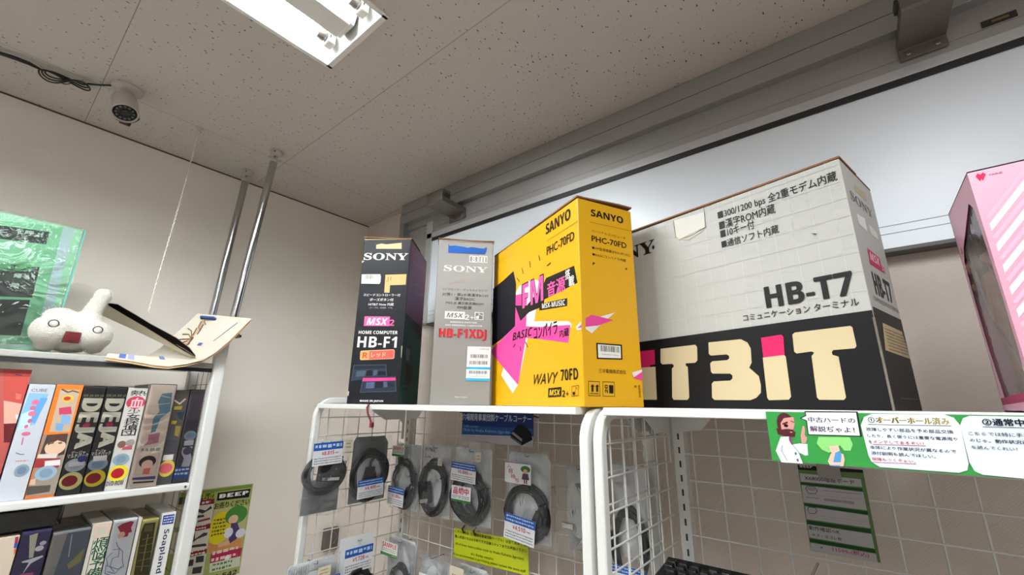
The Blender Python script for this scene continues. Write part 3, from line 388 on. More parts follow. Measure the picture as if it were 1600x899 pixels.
 'book8': [["p",[[0.0,0.2321],[0.0335,0.2365],[0.034,0.2166],[0.034,0.1685],[0.0016,0.1586],[0.0,0.1921]],"#4a4350"],["p",[[0.0054,0.1549],[0.0332,0.1616],[0.0318,0.1323],[0.0042,0.1263]],"#3a3440"],["p",[[0.009,0.1083],[0.0309,0.1099],[0.031,0.0963],[0.0097,0.0959]],"#b9b4ba"],["p",[[0.0075,0.0907],[0.0307,0.0928],[0.0291,0.0751],[0.034,0.0625],[0.034,0.0541],[0.0322,0.0397],[0.0132,0.0415],[0.0157,0.0621],[0.0075,0.0767]],"#a8a6b0"],["e",0.0103,0.0714,0.0313,0.0923,"#4a4658"],["p",[[0.0,0.0399],[0.034,0.0407],[0.034,0.0095],[-0.0,0.0106],[0.0,0.0106]],"#2f4a8a"],["g",0.0015,0.0179,0.03400000000000003,0.0385,2,"#c0c8d8"],["e",0.0052,0.1089,0.03400000000000003,0.1348,"#7d93a4"],["e",0.0113,0.1138,0.0316,0.1299,"#6a8292"]],
 'low0': [["p",[[0.0443,0.2361],[0.0491,0.2368],[0.0507,0.2233],[0.0456,0.2244]],"#8a2f4a"],["p",[[0.0456,0.2244],[0.0507,0.2233],[0.0515,0.2182],[0.0515,0.2133],[0.0465,0.2144]],"#2f4a8a"],["p",[[0.0481,0.2124],[0.0515,0.2123],[0.0515,0.2023],[0.049,0.2024]],"#c8602c"],["p",[[0.0503,0.2021],[0.0515,0.2021],[0.0515,0.1876]],"#c8a860"]],
 'low1': [["p",[[0.0123,0.2351],[0.0246,0.2377],[0.0272,0.1886],[0.0209,0.1884]],"#c2bfae"],["e",0.0264,0.1993,0.0402,0.2104,"#d5d5da"],["e",0.0317,0.2104,0.0421,0.2194,"#c5c5ce"],["p",[[0.0111,0.1842],[0.0412,0.1895],[0.0433,0.1865],[0.0264,0.1772],[0.0177,0.159],[0.0227,0.1798],[0.0123,0.1814]],"#d8d8de"],["p",[[0.0144,0.1599],[0.0342,0.1581],[0.0346,0.1474],[0.0125,0.1516]],"#a85a78"]],
 'low2': [["p",[[0.0006,0.2292],[0.0242,0.2281],[0.0203,0.1668],[0.0071,0.1467],[0.0016,0.1482]],"#8c8884"],["p",[[0.0242,0.2281],[0.0631,0.2276],[0.064,0.2095],[0.064,0.132],[0.0183,0.1438],[0.021,0.17]],"#5d6270"],["p",[[0.0368,0.1593],[0.0606,0.1887],[0.059,0.1609],[0.0416,0.1496]],"#8c8656"],["l",[[0.0322,0.2229],[0.036,0.1767]],"#a0a6ae",0.002]],
 'low3': [["p",[[0.0102,0.2385],[0.0347,0.2354],[0.0347,0.2269],[0.0328,0.2004],[0.0048,0.2044],[0.0009,0.2385]],"#cbb6a6"],["p",[[0.0105,0.2287],[0.0259,0.2277],[0.0261,0.211],[0.0123,0.2119]],"#b9b9a0"],["l",[[0.0075,0.202],[0.0081,0.1295]],"#2f4a3a",0.0012],["t","煩",0.0087,0.1807,0.0352,0.2058,"#24503a",1],["t","悩",0.009,0.159,0.0348,0.1838,"#24503a",1],["t","予",0.0107,0.1366,0.0347,0.1602,"#24503a",1],["t","備",0.0095,0.1173,0.034,0.1408,"#24503a",1]],
 'low4': [["p",[[0.0184,0.2297],[0.0342,0.2326],[0.0405,0.2295],[0.0372,0.2167],[0.0408,0.2065],[0.0344,0.2058],[0.0342,0.1983],[0.0167,0.1971],[0.0184,0.209],[0.01,0.2238]],"#9c2f48"],["e",0.0141,0.1967,0.028,0.2108,"#d9aca0"],["l",[[0.0143,0.1893],[0.0187,0.1791],[0.0309,0.1653],[0.0338,0.1461],[0.0393,0.1301],[0.0287,0.1272],[0.0077,0.1396],[0.0028,0.157],[0.0102,0.1662]],"#4c5f94",0.0012],["l",[[0.012,0.1732],[0.0231,0.1725],[0.0248,0.1556],[0.0141,0.1544],[0.0129,0.1365],[0.0233,0.1231]],"#5a6da0",0.0012],["l",[[0.0103,0.1264],[0.0256,0.1189],[0.0355,0.1328]],"#4c5f94",0.0012],["l",[[0.0049,0.1421],[0.0062,0.1239],[0.0166,0.1178]],"#4c5f94",0.0012]],
 'low5': [["p",[[0.0061,0.2215],[0.0289,0.2203],[0.035,0.1168],[0.035,0.0984],[0.0063,0.1058],[0.0021,0.2067]],"#3d3a1e"],["p",[[0.0086,0.2172],[0.0244,0.2162],[0.0256,0.2002],[0.0081,0.2017]],"#5d5a2c"],["l",[[0.0182,0.1939],[0.0201,0.1113]],"#8a8140",0.002],["l",[[0.0075,0.1691],[0.0327,0.1714]],"#7a7238",0.0015],["l",[[0.007,0.154],[0.0329,0.152]],"#7a7238",0.0015],["l",[[0.0087,0.1367],[0.0341,0.1364]],"#7a7238",0.0015],["l",[[0.0078,0.1238],[0.035,0.1188]],"#7a7238",0.0015],["l",[[0.0098,0.184],[0.0301,0.1856]],"#7a7238",0.0015]],
 'low6': [["p",[[0.0023,0.2339],[0.0268,0.2332],[0.0273,0.2102],[0.0031,0.2111]],"#27377a"],["g",0.0051,0.2125,0.0259,0.2314,3,"#c0c6dc"]],
 'poster': [["p",[[0.0,0.2717],[0.099,0.2733],[0.1009,0.2531],[0.0,0.2496]],"#41502a"],["t","のもの",0.0435,0.253,0.1016,0.2737,"#b9b02c",2],["p",[[0.1091,0.2702],[0.2137,0.27],[0.2122,0.2421],[0.1102,0.2451]],"#16161a"],["t","お売りください",0.1059,0.2181,0.216,0.2384,"#23231c",2],["p",[[0.1086,0.2173],[0.1451,0.2197],[0.2172,0.2151],[0.2148,0.0799],[0.1123,0.0866],[0.1089,0.1157]],"#b9b07c"],["p",[[0.1057,0.1164],[0.2115,0.1105],[0.2131,0.0803],[0.1139,0.0863]],"#c98a4e"],["e",0.1008,0.1066,0.1673,0.2078,"#d3c21e"],["e",0.1453,0.1604,0.2155,0.219,"#3f7f3a"],["e",0.1572,0.1627,0.1878,0.1909,"#dcb294"],["p",[[0.1673,0.1658],[0.1876,0.1637],[0.1983,0.1399],[0.1929,0.111],[0.1656,0.0972],[0.1701,0.1289]],"#4a3a6a"],["e",0.1499,0.1207,0.178,0.1525,"#d5d3da"],["e",0.1878,0.1139,0.2195,0.1419,"#d5d3da"],["p",[[0.1347,0.1102],[0.1695,0.1126],[0.1752,0.0984],[0.1402,0.0962]],"#d5a584"],["p",[[0.1209,0.0815],[0.2166,0.0795],[0.2151,0.0535],[0.1227,0.053]],"#a82a48"],["g",0.1253,0.0498,0.203,0.0916,2,"#e0c8cc"],["e",0.1659,0.0502,0.1805,0.0665,"#e6e2e0"],["p",[[0.1227,0.053],[0.2152,0.0528],[0.2175,0.0219],[0.1261,0.0242]],"#c9cdb4"],["g",0.1323,0.0237,0.1908,0.0506,2,"#4e7a4a"],["p",[[0.0469,0.2545],[0.1025,0.2528],[0.1035,0.2378],[0.0482,0.2389]],"#7d1f2c"],["p",[[0.0519,0.1759],[0.1039,0.1767],[0.105,0.1617],[0.0524,0.1612]],"#7d1f2c"],["p",[[0.0537,0.0999],[0.106,0.1006],[0.107,0.0878],[0.0541,0.0862]],"#7d1f2c"],["p",[[0.0483,0.2383],[0.103,0.2369],[0.1044,0.178],[0.0525,0.1774]],"#c9c4b4"],["p",[[0.0517,0.1604],[0.1041,0.1613],[0.1066,0.102],[0.0545,0.1003]],"#c9c4b4"],["p",[[0.0543,0.0852],[0.1063,0.0864],[0.1082,0.023],[0.0546,0.0306]],"#c9c4b4"],["p",[[0.0,0.2428],[0.0452,0.2388],[0.0501,0.1778],[0.0033,0.1836],[0.0,0.2364]],"#c9c4b4"],["p",[[0.0032,0.1684],[0.0496,0.1608],[0.0522,0.1003],[0.0031,0.1084]],"#c9c4b4"],["p",[[0.0525,0.2312],[0.0817,0.22],[0.095,0.2326],[0.0996,0.2236],[0.074,0.2116],[0.0573,0.2208]],"#3a3a3c"],["p",[[0.0565,0.2082],[0.0777,0.2078],[0.082,0.2006],[0.0549,0.2006]],"#3a3a3c"],["p",[[0.055,0.1582],[0.0623,0.1583],[0.066,0.1373],[0.0874,0.1518],[0.1,0.1493],[0.0983,0.1417],[0.0722,0.136],[0.0592,0.1263]],"#3a3a3c"],["p",[[0.0558,0.1209],[0.0994,0.1177],[0.1039,0.1089],[0.0542,0.1136]],"#3a3a3c"],["p",[[0.0576,0.0778],[0.0737,0.077],[0.074,0.0587],[0.058,0.0596]],"#3a3a3c"],["p",[[0.0784,0.0835],[0.1011,0.0814],[0.1029,0.0624],[0.0802,0.0648]],"#3a3a3c"],["p",[[0.0751,0.0523],[0.102,0.0503],[0.101,0.0306],[0.0754,0.0341]],"#3a3a3c"],["p",[[0.0653,0.1924],[0.0981,0.1962],[0.0993,0.1895],[0.0633,0.1864]],"#8a2a30"],["g",0.067,0.2381,0.0909,0.2515,1,"#d9c8c4"],["g",0.0645,0.162,0.0917,0.1799,2,"#d9c8c4"],["g",0.0625,0.0843,0.1021,0.1071,2,"#d9c8c4"],["g",0.1118,0.1326,0.1516,0.1889,5,"#5a5420"]],
 'poster_beep': [0.1119,0.2481,0.2107,0.2668],
 'banner': [["p",[[0.0343,0.0487],[0.0404,0.0523],[0.0398,0.0568],[0.0888,0.0571],[0.0883,0.0308],[0.0394,0.0302],[0.0399,0.0459]],"#16241a"],["p",[[0.036,0.0487],[0.0412,0.0515],[0.0409,0.0553],[0.0871,0.0559],[0.0866,0.0319],[0.0404,0.0312],[0.0409,0.0464]],"#d9dfe4"],["t","中古ハードの",0.0422,0.0449,0.0849,0.0499,"#4a2340",2],["t","解説ぢゃよ！",0.0425,0.0348,0.0829,0.0401,"#4a2340",2],["e",0.0103,0.0292,0.0278,0.0545,"#4d2128"],["p",[[0.0088,0.0363],[0.0149,0.0376],[0.0281,0.0331],[0.0265,0.0276],[0.0198,0.0273],[0.0098,0.0298]],"#4d2128"],["p",[[0.0142,0.0426],[0.0182,0.0483],[0.0283,0.05],[0.0282,0.042],[0.0263,0.0355],[0.0201,0.0363],[0.0141,0.0353]],"#c68f84"],["p",[[0.0155,0.0421],[0.0213,0.0448],[0.0219,0.0428],[0.0162,0.0406]],"#4d2128"],["e",0.0171,0.038,0.0215,0.0417,"#120e10"],["l",[[0.025,0.0454],[0.0276,0.0438]],"#4d2128",0.0009],["e",0.022,0.032,0.0249,0.0333,"#c68f84"],["p",[[0.0121,0.0269],[0.0208,0.0278],[0.0231,0.0191],[0.0294,0.0205],[0.032,0.0206],[0.0375,0.0205],[0.0365,0.0085],[0.0336,0.0078],[0.0284,0.0107],[0.0306,-0.001],[0.0092,-0.0014],[0.005,0.0111]],"#d3dee6"],["p",[[0.0203,0.0273],[0.0225,0.0274],[0.0235,0.0191],[0.0221,0.0186],[0.0201,0.0234]],"#8a3a68"],["p",[[0.0324,0.0294],[0.0356,0.0398],[0.0374,0.0402],[0.0377,0.0365],[0.0364,0.0301],[0.0385,0.0268],[0.036,0.0213],[0.0321,0.0211]],"#c68f84"],["e",0.0237,0.0077,0.0257,0.0109,"#4b5a68"],["e",0.0246,0.0006,0.0267,0.0039,"#4b5a68"],["l",[[0.0231,0.0191],[0.028,0.0107],[0.0306,-0.001]],"#3a4650",0.0005],["l",[[0.0126,0.0175],[0.0109,0.0115],[0.0153,0.0011]],"#3a4650",0.0005],["p",[[0.0493,0.0288],[0.0775,0.0298],[0.079,0.0225],[0.076,0.0159],[0.0706,0.0156],[0.0675,0.0209],[0.0566,0.0123],[0.0505,0.0151],[0.0465,0.0215]],"#86c873"],["p",[[0.0577,0.0193],[0.0659,0.0208],[0.0666,0.0153],[0.0614,0.0122],[0.0583,0.0129]],"#e0b6a2"],["p",[[0.0581,0.0119],[0.0633,0.0141],[0.0692,0.0118],[0.0695,0.0064],[0.0672,-0.0006],[0.0554,-0.0007],[0.054,0.0033]],"#e0b6a2"],["p",[[0.0623,0.0132],[0.0673,0.0149],[0.0673,0.0098],[0.0655,0.0033],[0.0587,0.0028]],"#4f8fc0"],["p",[[0.0555,-0.0003],[0.0643,0.0005],[0.0641,-0.001],[0.0553,-0.0012]],"#5a8fc8"],["t","①",0.0905,0.0448,0.0965,0.0506,"#2e3230",1],["p",[[0.0891,0.0426],[0.0932,0.0514],[0.1003,0.0549],[0.1564,0.0554],[0.1626,0.0525],[0.1657,0.0454],[0.1647,0.0102],[0.1627,0.0043],[0.1565,0.0015],[0.0982,0.0014],[0.0921,0.0059],[0.0905,0.0122]],"#d4dbe2"],["p",[[0.1657,0.0454],[0.1688,0.0521],[0.1737,0.0546],[0.2246,0.0546],[0.2131,0.0001],[0.1723,0.0013],[0.1674,0.0042],[0.1655,0.012]],"#d4dbe2"],["t","①オーバーホール済み",0.0963,0.0454,0.1586,0.0521,"#3a3210",2],["t","オーバーホール済み",0.1036,0.0454,0.1586,0.0523,"#a08a1c",1],["l",[[0.0958,0.0439],[0.1593,0.0446]],"#222222",0.0005],["t","故障しやすい部品を予め部品交換",0.093,0.0377,0.1596,0.0402,"#24283a",1],["t","したり、長く使うには重要な電源周り",0.093,0.0312,0.1613,0.0336,"#24283a",1],["t","を",0.0931,0.0244,0.0957,0.0278,"#24283a",1],["t","メンテしてあるぞい！",0.0968,0.0255,0.136,0.0276,"#b3344e",1],["l",[[0.0962,0.0237],[0.1372,0.0247]],"#b3344e",0.0005],["t","本体により作業状況が異なるので",0.0932,0.0196,0.1582,0.022,"#24283a",1],["t","添付説明も読んでほしい。",0.0933,0.014,0.1427,0.0162,"#24283a",1],["t","保障もつくぞぉい。",0.0929,0.0076,0.127,0.0108,"#b3344e",1],["l",[[0.0921,0.0059],[0.1269,0.007]],"#b3344e",0.0005],["t","②通常中古",0.1814,0.046,0.2153,0.0524,"#1c1f2c",3],["l",[[0.1808,0.0447],[0.2225,0.0447]],"#222222",0.0005],["t","こちらでは特に手を加え",0.1699,0.0368,0.2179,0.0396,"#24283a",1],["t","のじゃ。動作状況は説",0.1695,0.031,0.2114,0.0331,"#24283a",2],["t","を読んでくれい！",0.1695,0.025,0.1989,0.0264,"#24283a",1]],
 'price': [["p",[[0.0,0.127],[0.0855,0.127],[0.085,0.1227],[0.0004,0.1192]],"#141a14"],["t","BEEP",0.0032,0.1243,0.0207,0.1267,"#c9c9c0","b"],["p",[[0.0015,0.1141],[0.081,0.1131],[0.0805,0.1019],[0.0013,0.1012]],"#b3afb0"],["t","X68000増設ボード",0.0072,0.1042,0.0721,0.1115,"#1c1c22",1],["p",[[0.0003,0.1002],[0.0803,0.1],[0.0805,0.0956],[0.0008,0.0968]],"#1f4a22"],["p",[[0.0014,0.096],[0.0807,0.0948],[0.081,0.0696],[0.0006,0.0701]],"#b3afb0"],["l",[[0.0061,0.0914],[0.0089,0.0951],[0.0183,0.0952],[0.022,0.0897],[0.0187,0.0848],[0.0093,0.0844],[0.0061,0.0914]],"#26263a",0.0008],["g",0.0084,0.0886,0.0191,0.0933,2,"#333344"],["g",0.0294,0.0906,0.0786,0.0922,2,"#553040"],["l",[[0.0028,0.0824],[0.0779,0.0842]],"#b06a78",0.0003],["g",0.0048,0.0773,0.0232,0.0792,2,"#333344"],["g",0.0291,0.0756,0.0673,0.0797,3,"#443344"],["p",[[0.0012,0.0685],[0.0816,0.0681],[0.0813,0.0633],[0.0016,0.0651]],"#1f4a22"],["p",[[0.002,0.0643],[0.0813,0.0628],[0.0812,0.0452],[0.001,0.0453]],"#b3afb0"],["l",[[0.0043,0.0603],[0.0071,0.0641],[0.0156,0.0636],[0.017,0.0588],[0.013,0.0548],[0.006,0.0546],[0.0043,0.0603]],"#26263a",0.0008],["g",0.0074,0.0593,0.0151,0.0599,1,"#333344"],["l",[[0.0026,0.0524],[0.0786,0.0534]],"#b06a78",0.0003],["g",0.0055,0.0496,0.0156,0.0503,1,"#333344"],["g",0.0257,0.0492,0.0721,0.0495,1,"#333344"],["p",[[0.0009,0.0436],[0.0809,0.0436],[0.0813,0.0381],[0.0011,0.0385]],"#1f4a22"],["p",[[0.0013,0.0377],[0.0812,0.0373],[0.0815,0.0178],[0.0008,0.0189]],"#b3afb0"],["t","動作確認OK",0.0025,0.0321,0.0425,0.0345,"#16161c",1],["t","キズ・ヨゴレ有",0.0052,0.0216,0.0431,0.0256,"#16161c",1],["p",[[0.0006,0.0171],[0.0816,0.0168],[0.0819,0.0121],[0.0011,0.0126]],"#1f4a22"],["p",[[0.001,0.0116],[0.0818,0.0112],[0.082,0.0003],[0.0007,0.0006]],"#b3afb0"],["t","¥",0.0137,0.0055,0.0168,0.0086,"#222222",1],["t","11500-(税込)",0.0292,0.006,0.0732,0.0083,"#b02a54",1]],
 'blue': [["p",[[0.245,0.08],[0.245,0.0196],[0.0,0.0177],[0.0,0.08]],"#1d3468"],["p",[[0.0,0.0417],[0.245,0.0412],[0.245,0.0196],[0.0,0.0177]],"#24508c"],["p",[[0.0,0.0171],[0.245,0.0232],[0.245,0.0],[0.0001,0.0],[0.0,0.0031]],"#b5b2b6"],["t","穴場開発事業団製ケーブルコーナー",0.0003,0.055,0.2392,0.0734,"#c2c8d2",1],["t","Cable corner",0.0064,0.0382,0.0608,0.0424,"#7f9ac8",0],["t","Made by Anaba Kaihatsu Jigyodan",0.0069,0.0282,0.1723,0.03,"#8fa6cc",0],["g",0.0171,0.0126,0.1503,0.0139,1,"#96405a"],["g",0.0623,0.0009,0.1049,0.003,1,"#6a2a44"],["p",[[0.1736,0.0292],[0.1837,0.0363],[0.1985,0.05],[0.2162,0.0489],[0.2391,0.0318],[0.2423,0.0157],[0.2097,0.0007],[0.1742,0.017]],"#14151a"],["p",[[0.175,0.0283],[0.1827,0.0316],[0.2115,0.0156],[0.2093,0.0099]],"#8c8e92"],["p",[[0.174,0.0217],[0.2082,0.0061],[0.2089,0.0025],[0.1737,0.0166]],"#56585e"]],
 'yellow': [["t","こちらの商品（穴場開発事業団製ケーブル）は全て見本です",0.0038,0.0639,0.2349,0.0584,"#22220e",2],["t","購入希望の方はお手数ですが店舗スタッフまでお声掛け下さい",0.0035,0.0514,0.2381,0.0463,"#22220e",2],["t","All of these items (cables made by Anaba Kaihatsu Jigyodan)",0.0053,0.0335,0.2289,0.0294,"#22220e",1],["t","are display samples.",0.0618,0.0152,0.1383,0.0176,"#22220e",1],["t","If you are interested in purchasing, please contact the store staff",-0.0004,0.0049,0.2334,0.0092,"#22220e",1]],
 'board': [["p",[[0.082,0.2968],[0.2062,0.3186],[0.222,0.0188],[0.1444,0.0098]],"#8fcaa2"],["p",[[0.2044,0.318],[0.2246,0.319],[0.2319,0.0225],[0.2158,0.0232]],"#c9d2dc"],["p",[[0.0842,0.2868],[0.1848,0.2984],[0.1851,0.2652],[0.0912,0.2544]],"#2c302a"],["p",[[0.1068,0.1829],[0.1863,0.2066],[0.1901,0.1289],[0.1205,0.1197]],"#2c302a"],["p",[[0.1041,0.1951],[0.1734,0.2087],[0.1743,0.1925],[0.1081,0.177]],"#5fa870"],["p",[[0.1221,0.1124],[0.1879,0.1231],[0.1907,0.0364],[0.1395,0.0326]],"#2c302a"],["t","を呼ぶ",0.1308,0.2809,0.1755,0.2895,"#dfe6e0",2],["t","する",0.1367,0.1941,0.174,0.195,"#2c302a",1],["t","帰る",0.1505,0.1723,0.1757,0.181,"#dfe6e0",2],["t","聞く",0.1517,0.1489,0.1744,0.1564,"#dfe6e0",2],["p",[[0.1755,0.1901],[0.1851,0.1816],[0.1833,0.1784],[0.185,0.1751],[0.1835,0.1741],[0.1807,0.1789],[0.1789,0.1774]],"#e8ece8"],["p",[[0.1439,0.0122],[0.2305,0.0208],[0.2302,0.0135],[0.1455,0.0051]],"#d5dde0"]],
}

# ================================================================== the room
ZC = 2.6; XR = 1.09; YL = 1.79
M_WALL = wall_material('beige_vinyl_wallpaper', '#ece5da', 220)
M_WALL_R = wall_material('woven_beige_wallpaper', '#d5cac0', 150)
M_CEIL = ceiling_material()
LX0, LX1, LY0, LY1 = -.84, .420, .708, .955        # opening of the recessed light
m = MB()
xs = [-4, LX0, LX1, XR+.06]; ys = [-4, LY0, LY1, YL+.06]
for i in range(3):
    for j in range(3):
        if i == 1 and j == 1: continue
        m.poly([(xs[i], ys[j+1], ZC), (xs[i+1], ys[j+1], ZC), (xs[i+1], ys[j], ZC), (xs[i], ys[j], ZC)], M_CEIL)
structure('ceiling', m)
m = MB(); m.box((-4, -4, -.05), (XR+.06, YL+.06, 0), mat('grey_vinyl_floor', '#a69f96', .55, vary=.08)); structure('floor', m)
m = MB(); m.box((-4, YL, 0), (XR+.06, YL+.06, ZC-.0005), M_WALL); structure('wall_left', m)
m = MB(); m.box((XR, -4, 0), (XR+.06, YL, ZC-.0005), M_WALL_R); structure('wall_right', m)
m = MB(); m.box((-4, YL-.003, ZC-.0045), (XR, YL+.001, ZC-.0005), mat('brown_cove_strip', '#5a4436', .7)); structure('trim_1', m)

# ------------------------------------------------------------------ ceiling light
t = thing('ceiling_light', 'white recessed ceiling light with two glowing fluorescent tubes', 'ceiling light', (0, 0, ZC))
M_LAMPW = mat('white_lamp_enamel', '#e6e6e2', .35)
m = MB()
yc = (LY0+LY1)/2; d = .055
# flange lip
for a, b in (((LX0-.004, LY0-.004), (LX1+.004, LY0+.007)), ((LX0-.004, LY1-.007), (LX1+.004, LY1+.004)), ((LX0-.004, LY0), (LX0+.009, LY1)), ((LX1-.009, LY0), (LX1+.004, LY1))):
    m.box((a[0], a[1], -.004), (b[0], b[1], .003), M_LAMPW)
xa, xb = LX0+.006, LX1-.006; xe = .020
prof = [(LY0+.006, 0.0), (LY0+.035, d), (yc-.045, d), (yc-.030, .012), (yc+.030, .012), (yc+.045, d), (LY1-.035, d), (LY1-.006, 0.0)]
for (y0, z0), (y1, z1) in zip(prof[:-1], prof[1:]):
    e0 = xe if z0 > .005 else 0; e1 = xe if z1 > .005 else 0
    m.poly([(xa+e0, y0, z0), (xb-e0, y0, z0), (xb-e1, y1, z1), (xa+e1, y1, z1)], M_LAMPW)
for xx, sg in ((xa, 1), (xb, -1)):      # sloping end plates
    m.poly([(xx, LY0+.006, 0), (xx+sg*xe, LY0+.035, d), (xx+sg*xe, LY1-.035, d), (xx, LY1-.006, 0)], M_LAMPW)
m.box((LX0, LY0, d+.002), (LX1, LY1, d+.006), M_LAMPW)
m.build('reflector_housing', t)
m = MB(); m.box((xa+.03, yc-.030, .0065), (xb-.03, yc+.030, .0115), M_LAMPW); m.build('centre_cover', t, .002)
M_TUBE = emission('lit_fluorescent_glass', (.92, .97, 1.0), TUBE_EMISSION)
for y in (yc-.072, yc+.072):
    m = MB(); m.lathe([(.004, -.002), (.0125, .004), (.0140, .012), (.0140, 1.150), (.0125, 1.158), (.004, 1.162)], M_TUBE, (-.80, y, .030), (1, 0, 0), 20)
    tb = m.build('fluorescent_tube', t)
    for x0 in (-.815, .354):
        m = MB(); m.lathe([(.0128, 0), (.0136, .002), (.0136, .020), (.0120, .022)], M_STEEL, (x0, y, .030), (1, 0, 0), 18); m.build('metal_cap', tb)
    for x0 in (-.836, .378):
        m = MB(); m.box((x0, y-.013, .012), (x0+.020, y+.013, .054), M_LAMPW, bev=.003); m.box((x0+.004, y-.014, .026), (x0+.0065, y+.014, .034), M_GROOVE); m.build('lamp_holder', t)

# ------------------------------------------------------------------ whiteboard with hanging rail on the right wall
t = thing('whiteboard', 'large white wall board in an aluminium rail frame under the ceiling', 'whiteboard', (XR, 0, 2.04))
Z = lambda z: z-2.04
M_BOARD = mat('white_enamel_board', '#dfe6ec', .36, vary=.02, vscale=3, spec=.6)
Y0, Y1 = -2.2, 1.262
m = MB(); m.box((-.030, Y0, Z(2.048)), (-.002, Y1, Z(2.397)), M_BOARD)
for z in (2.078, 2.094): m.box((-.0306, Y0, Z(z)), (-.0298, Y1, Z(z+.0012)), mat('pale_seam', '#8f979d', .5))
m.build('board_panel', t)
m = MB(); m.box((-.036, Y0, Z(2.040)), (-.001, Y1, Z(2.048)), mat('grey_edge_trim', '#57534f', .5)); m.build('lower_edge', t, .001)
m = MB(); m.box((-.034, Y0, Z(2.386)), (-.031, Y1, Z(2.400)), M_BLACK); m.build('gap_strip', t)  # dark gap above the board, drawn as a black strip
m = MB()   # lower frame member with two grooves
m.box((-.036, Y0, Z(2.400)), (-.004, Y1+.03, Z(2.422)), M_ALU_L, bev=.001)  # light catching the tilted bottom strip is put into its lighter tone
m.box((-.034, Y0, Z(2.4225)), (-.004, Y1+.03, Z(2.443)), M_ALU, bev=.0006)
m.box((-.034, Y0, Z(2.4437)), (-.004, Y1+.03, Z(2.474)), M_ALU, bev=.0006)
m.box((-.033, Y0, Z(2.422)), (-.006, Y1+.03, Z(2.444)), M_GROOVE)
m.build('top_frame_bar', t)
m = MB()   # ceiling rail
m.box((-.028, Y0, Z(2.474)), (-.004, 1.44, Z(2.502)), M_ALU)
m.box((-.052, Y0, Z(2.502)), (-.004, 1.46, Z(2.545)), M_ALU, bev=.001)
m.box((-.050, Y0, Z(2.5455)), (-.004, 1.46, Z(2.572)), M_ALU, bev=.0006)
m.box((-.051, Y0, Z(2.544)), (-.006, 1.455, Z(2.547)), M_GROOVE)
m.box((-.046, Y0, Z(2.5725)), (-.004, 1.46, Z(2.5985)), M_ALU, bev=.0006)
m.build('ceiling_rail', t)
m = MB()
m.box((-.050, 1.432, Z(2.05)), (-.002, 1.462, Z(2.502)), M_ALU, bev=.0015)
m.build('outer_stile', t)
m = MB(); m.box((-.018, 1.296, Z(2.05)), (-.002, 1.432, Z(2.474)), mat('grey_side_panel', '#96938f', .5, vary=.03)); m.build('side_panel', t)
m = MB(); m.box((-.036, 1.262, Z(2.05)), (-.002, 1.296, Z(2.474)), M_ALU_L, bev=.0012); m.build('inner_stile', t)
def hanging_bracket(y0, w):
    m = MB(); fr = frame((0, y0, 0), (-1, 0, 0), (0, 0, 1))
    prof = [(.0400, Z(2.434)), (.0365, Z(2.434)), (.0365, Z(2.474)), (.060, Z(2.478)), (.118, Z(2.478)), (.118, Z(2.508)), (.158, Z(2.508)), (.158, Z(2.464)), (.154, Z(2.460)), (.0400, Z(2.458))]
    vs = [(-u, y0, v) for u, v in prof]+[(-u, y0+w, v) for u, v in prof]; k = len(prof)
    m.add(vs, [list(range(k)), list(range(k, 2*k))[::-1]]+[(i, k+i, k+(i+1) % k, (i+1) % k) for i in range(k)], M_BRACK)
    for yy in (y0-.001, y0+w): m.box((-.152, yy-.004, Z(2.480)), (-.124, yy+.005, Z(2.494)), M_GROOVE)
    b = m.build('hanging_bracket', t, .0008)
    for yy in (y0+w*.2, y0+w*.8):
        m = MB(); m.lathe([(.0045, 0), (.0045, .0012), (.003, .0025)], M_CHROME, (-.0400, yy, Z(2.446)), (-1, 0, 0), 12); m.build('screw', b)
hanging_bracket(1.072, .085)
hanging_bracket(-.243, .072)
m = MB(); m.box((-.0365, -.335, Z(2.446)), (-.034, -.290, Z(2.459)), mat('dark_name_plate', '#2b2620', .4))
m.box((-.0368, -.325, Z(2.450)), (-.0362, -.303, Z(2.4545)), ink('#7d6a40')); m.build('name_plate', t)

# ------------------------------------------------------------------ security camera and its cable
t = thing('security_camera', 'white bullet security camera hanging from the ceiling', 'camera', (.111, 1.486, ZC))
M_CAMW = mat('white_camera_shell', '#b9b2ac', .35)
m = MB(); m.lathe([(.036, -.0005), (.036, -.004), (.033, -.008), (.020, -.011), (.015, -.014)], M_CAMW, seg=32)
for a in (.6, 2.7, 4.8): m.lathe([(.004, -.0075), (.004, -.0085), (.002, -.0090)], M_GROOVE, (.026*math.cos(a), .026*math.sin(a), 0), (0, 0, 1), 8)
m.build('ceiling_mount', t)
m = MB(); m.lathe([(.013, -.010), (.015, -.014), (.012, -.020), (.017, -.024), (.017, -.029), (.010, -.034), (.010, -.050)], M_CAMW, seg=24); m.build('swivel_neck', t)
ax = Vector((.10, -.50, -.86)).normalized(); B0 = Vector((.002, -.010, -.056))-ax*.020
m = MB(); m.lathe([(.012, -.012), (.024, -.008), (.0285, .000), (.030, .012), (.030, .060), (.0285, .063), (.0270, .063), (.0262, .058)], M_CAMW, B0, ax, 32); bd = m.build('camera_body', t)
m = MB(); m.lathe([(.0255, .0565), (.0255, .0585), (.010, .0585)], mat('black_lens_glass', '#0c0d10', .12), B0, ax, 28); fc = m.build('front_glass', t)
m = MB(); X = ax.orthogonal().normalized(); Yv = ax.cross(X)
for k in range(12):
    p = B0+X*math.cos(k*math.pi/6)*.0185+Yv*math.sin(k*math.pi/6)*.0185
    m.lathe([(.0032, .0586), (.0032, .0596), (.0018, .0604)], mat('infrared_diode', '#5d6058', .3), p, ax, 10)
m.build('diode_ring', fc)
m = MB(); m.lathe([(.0105, .0585), (.0105, .0615), (.0085, .0620), (.0070, .0600), (.003, .0605)], mat('lens_barrel', '#15161c', .15), B0, ax, 20); m.build('lens', fc)
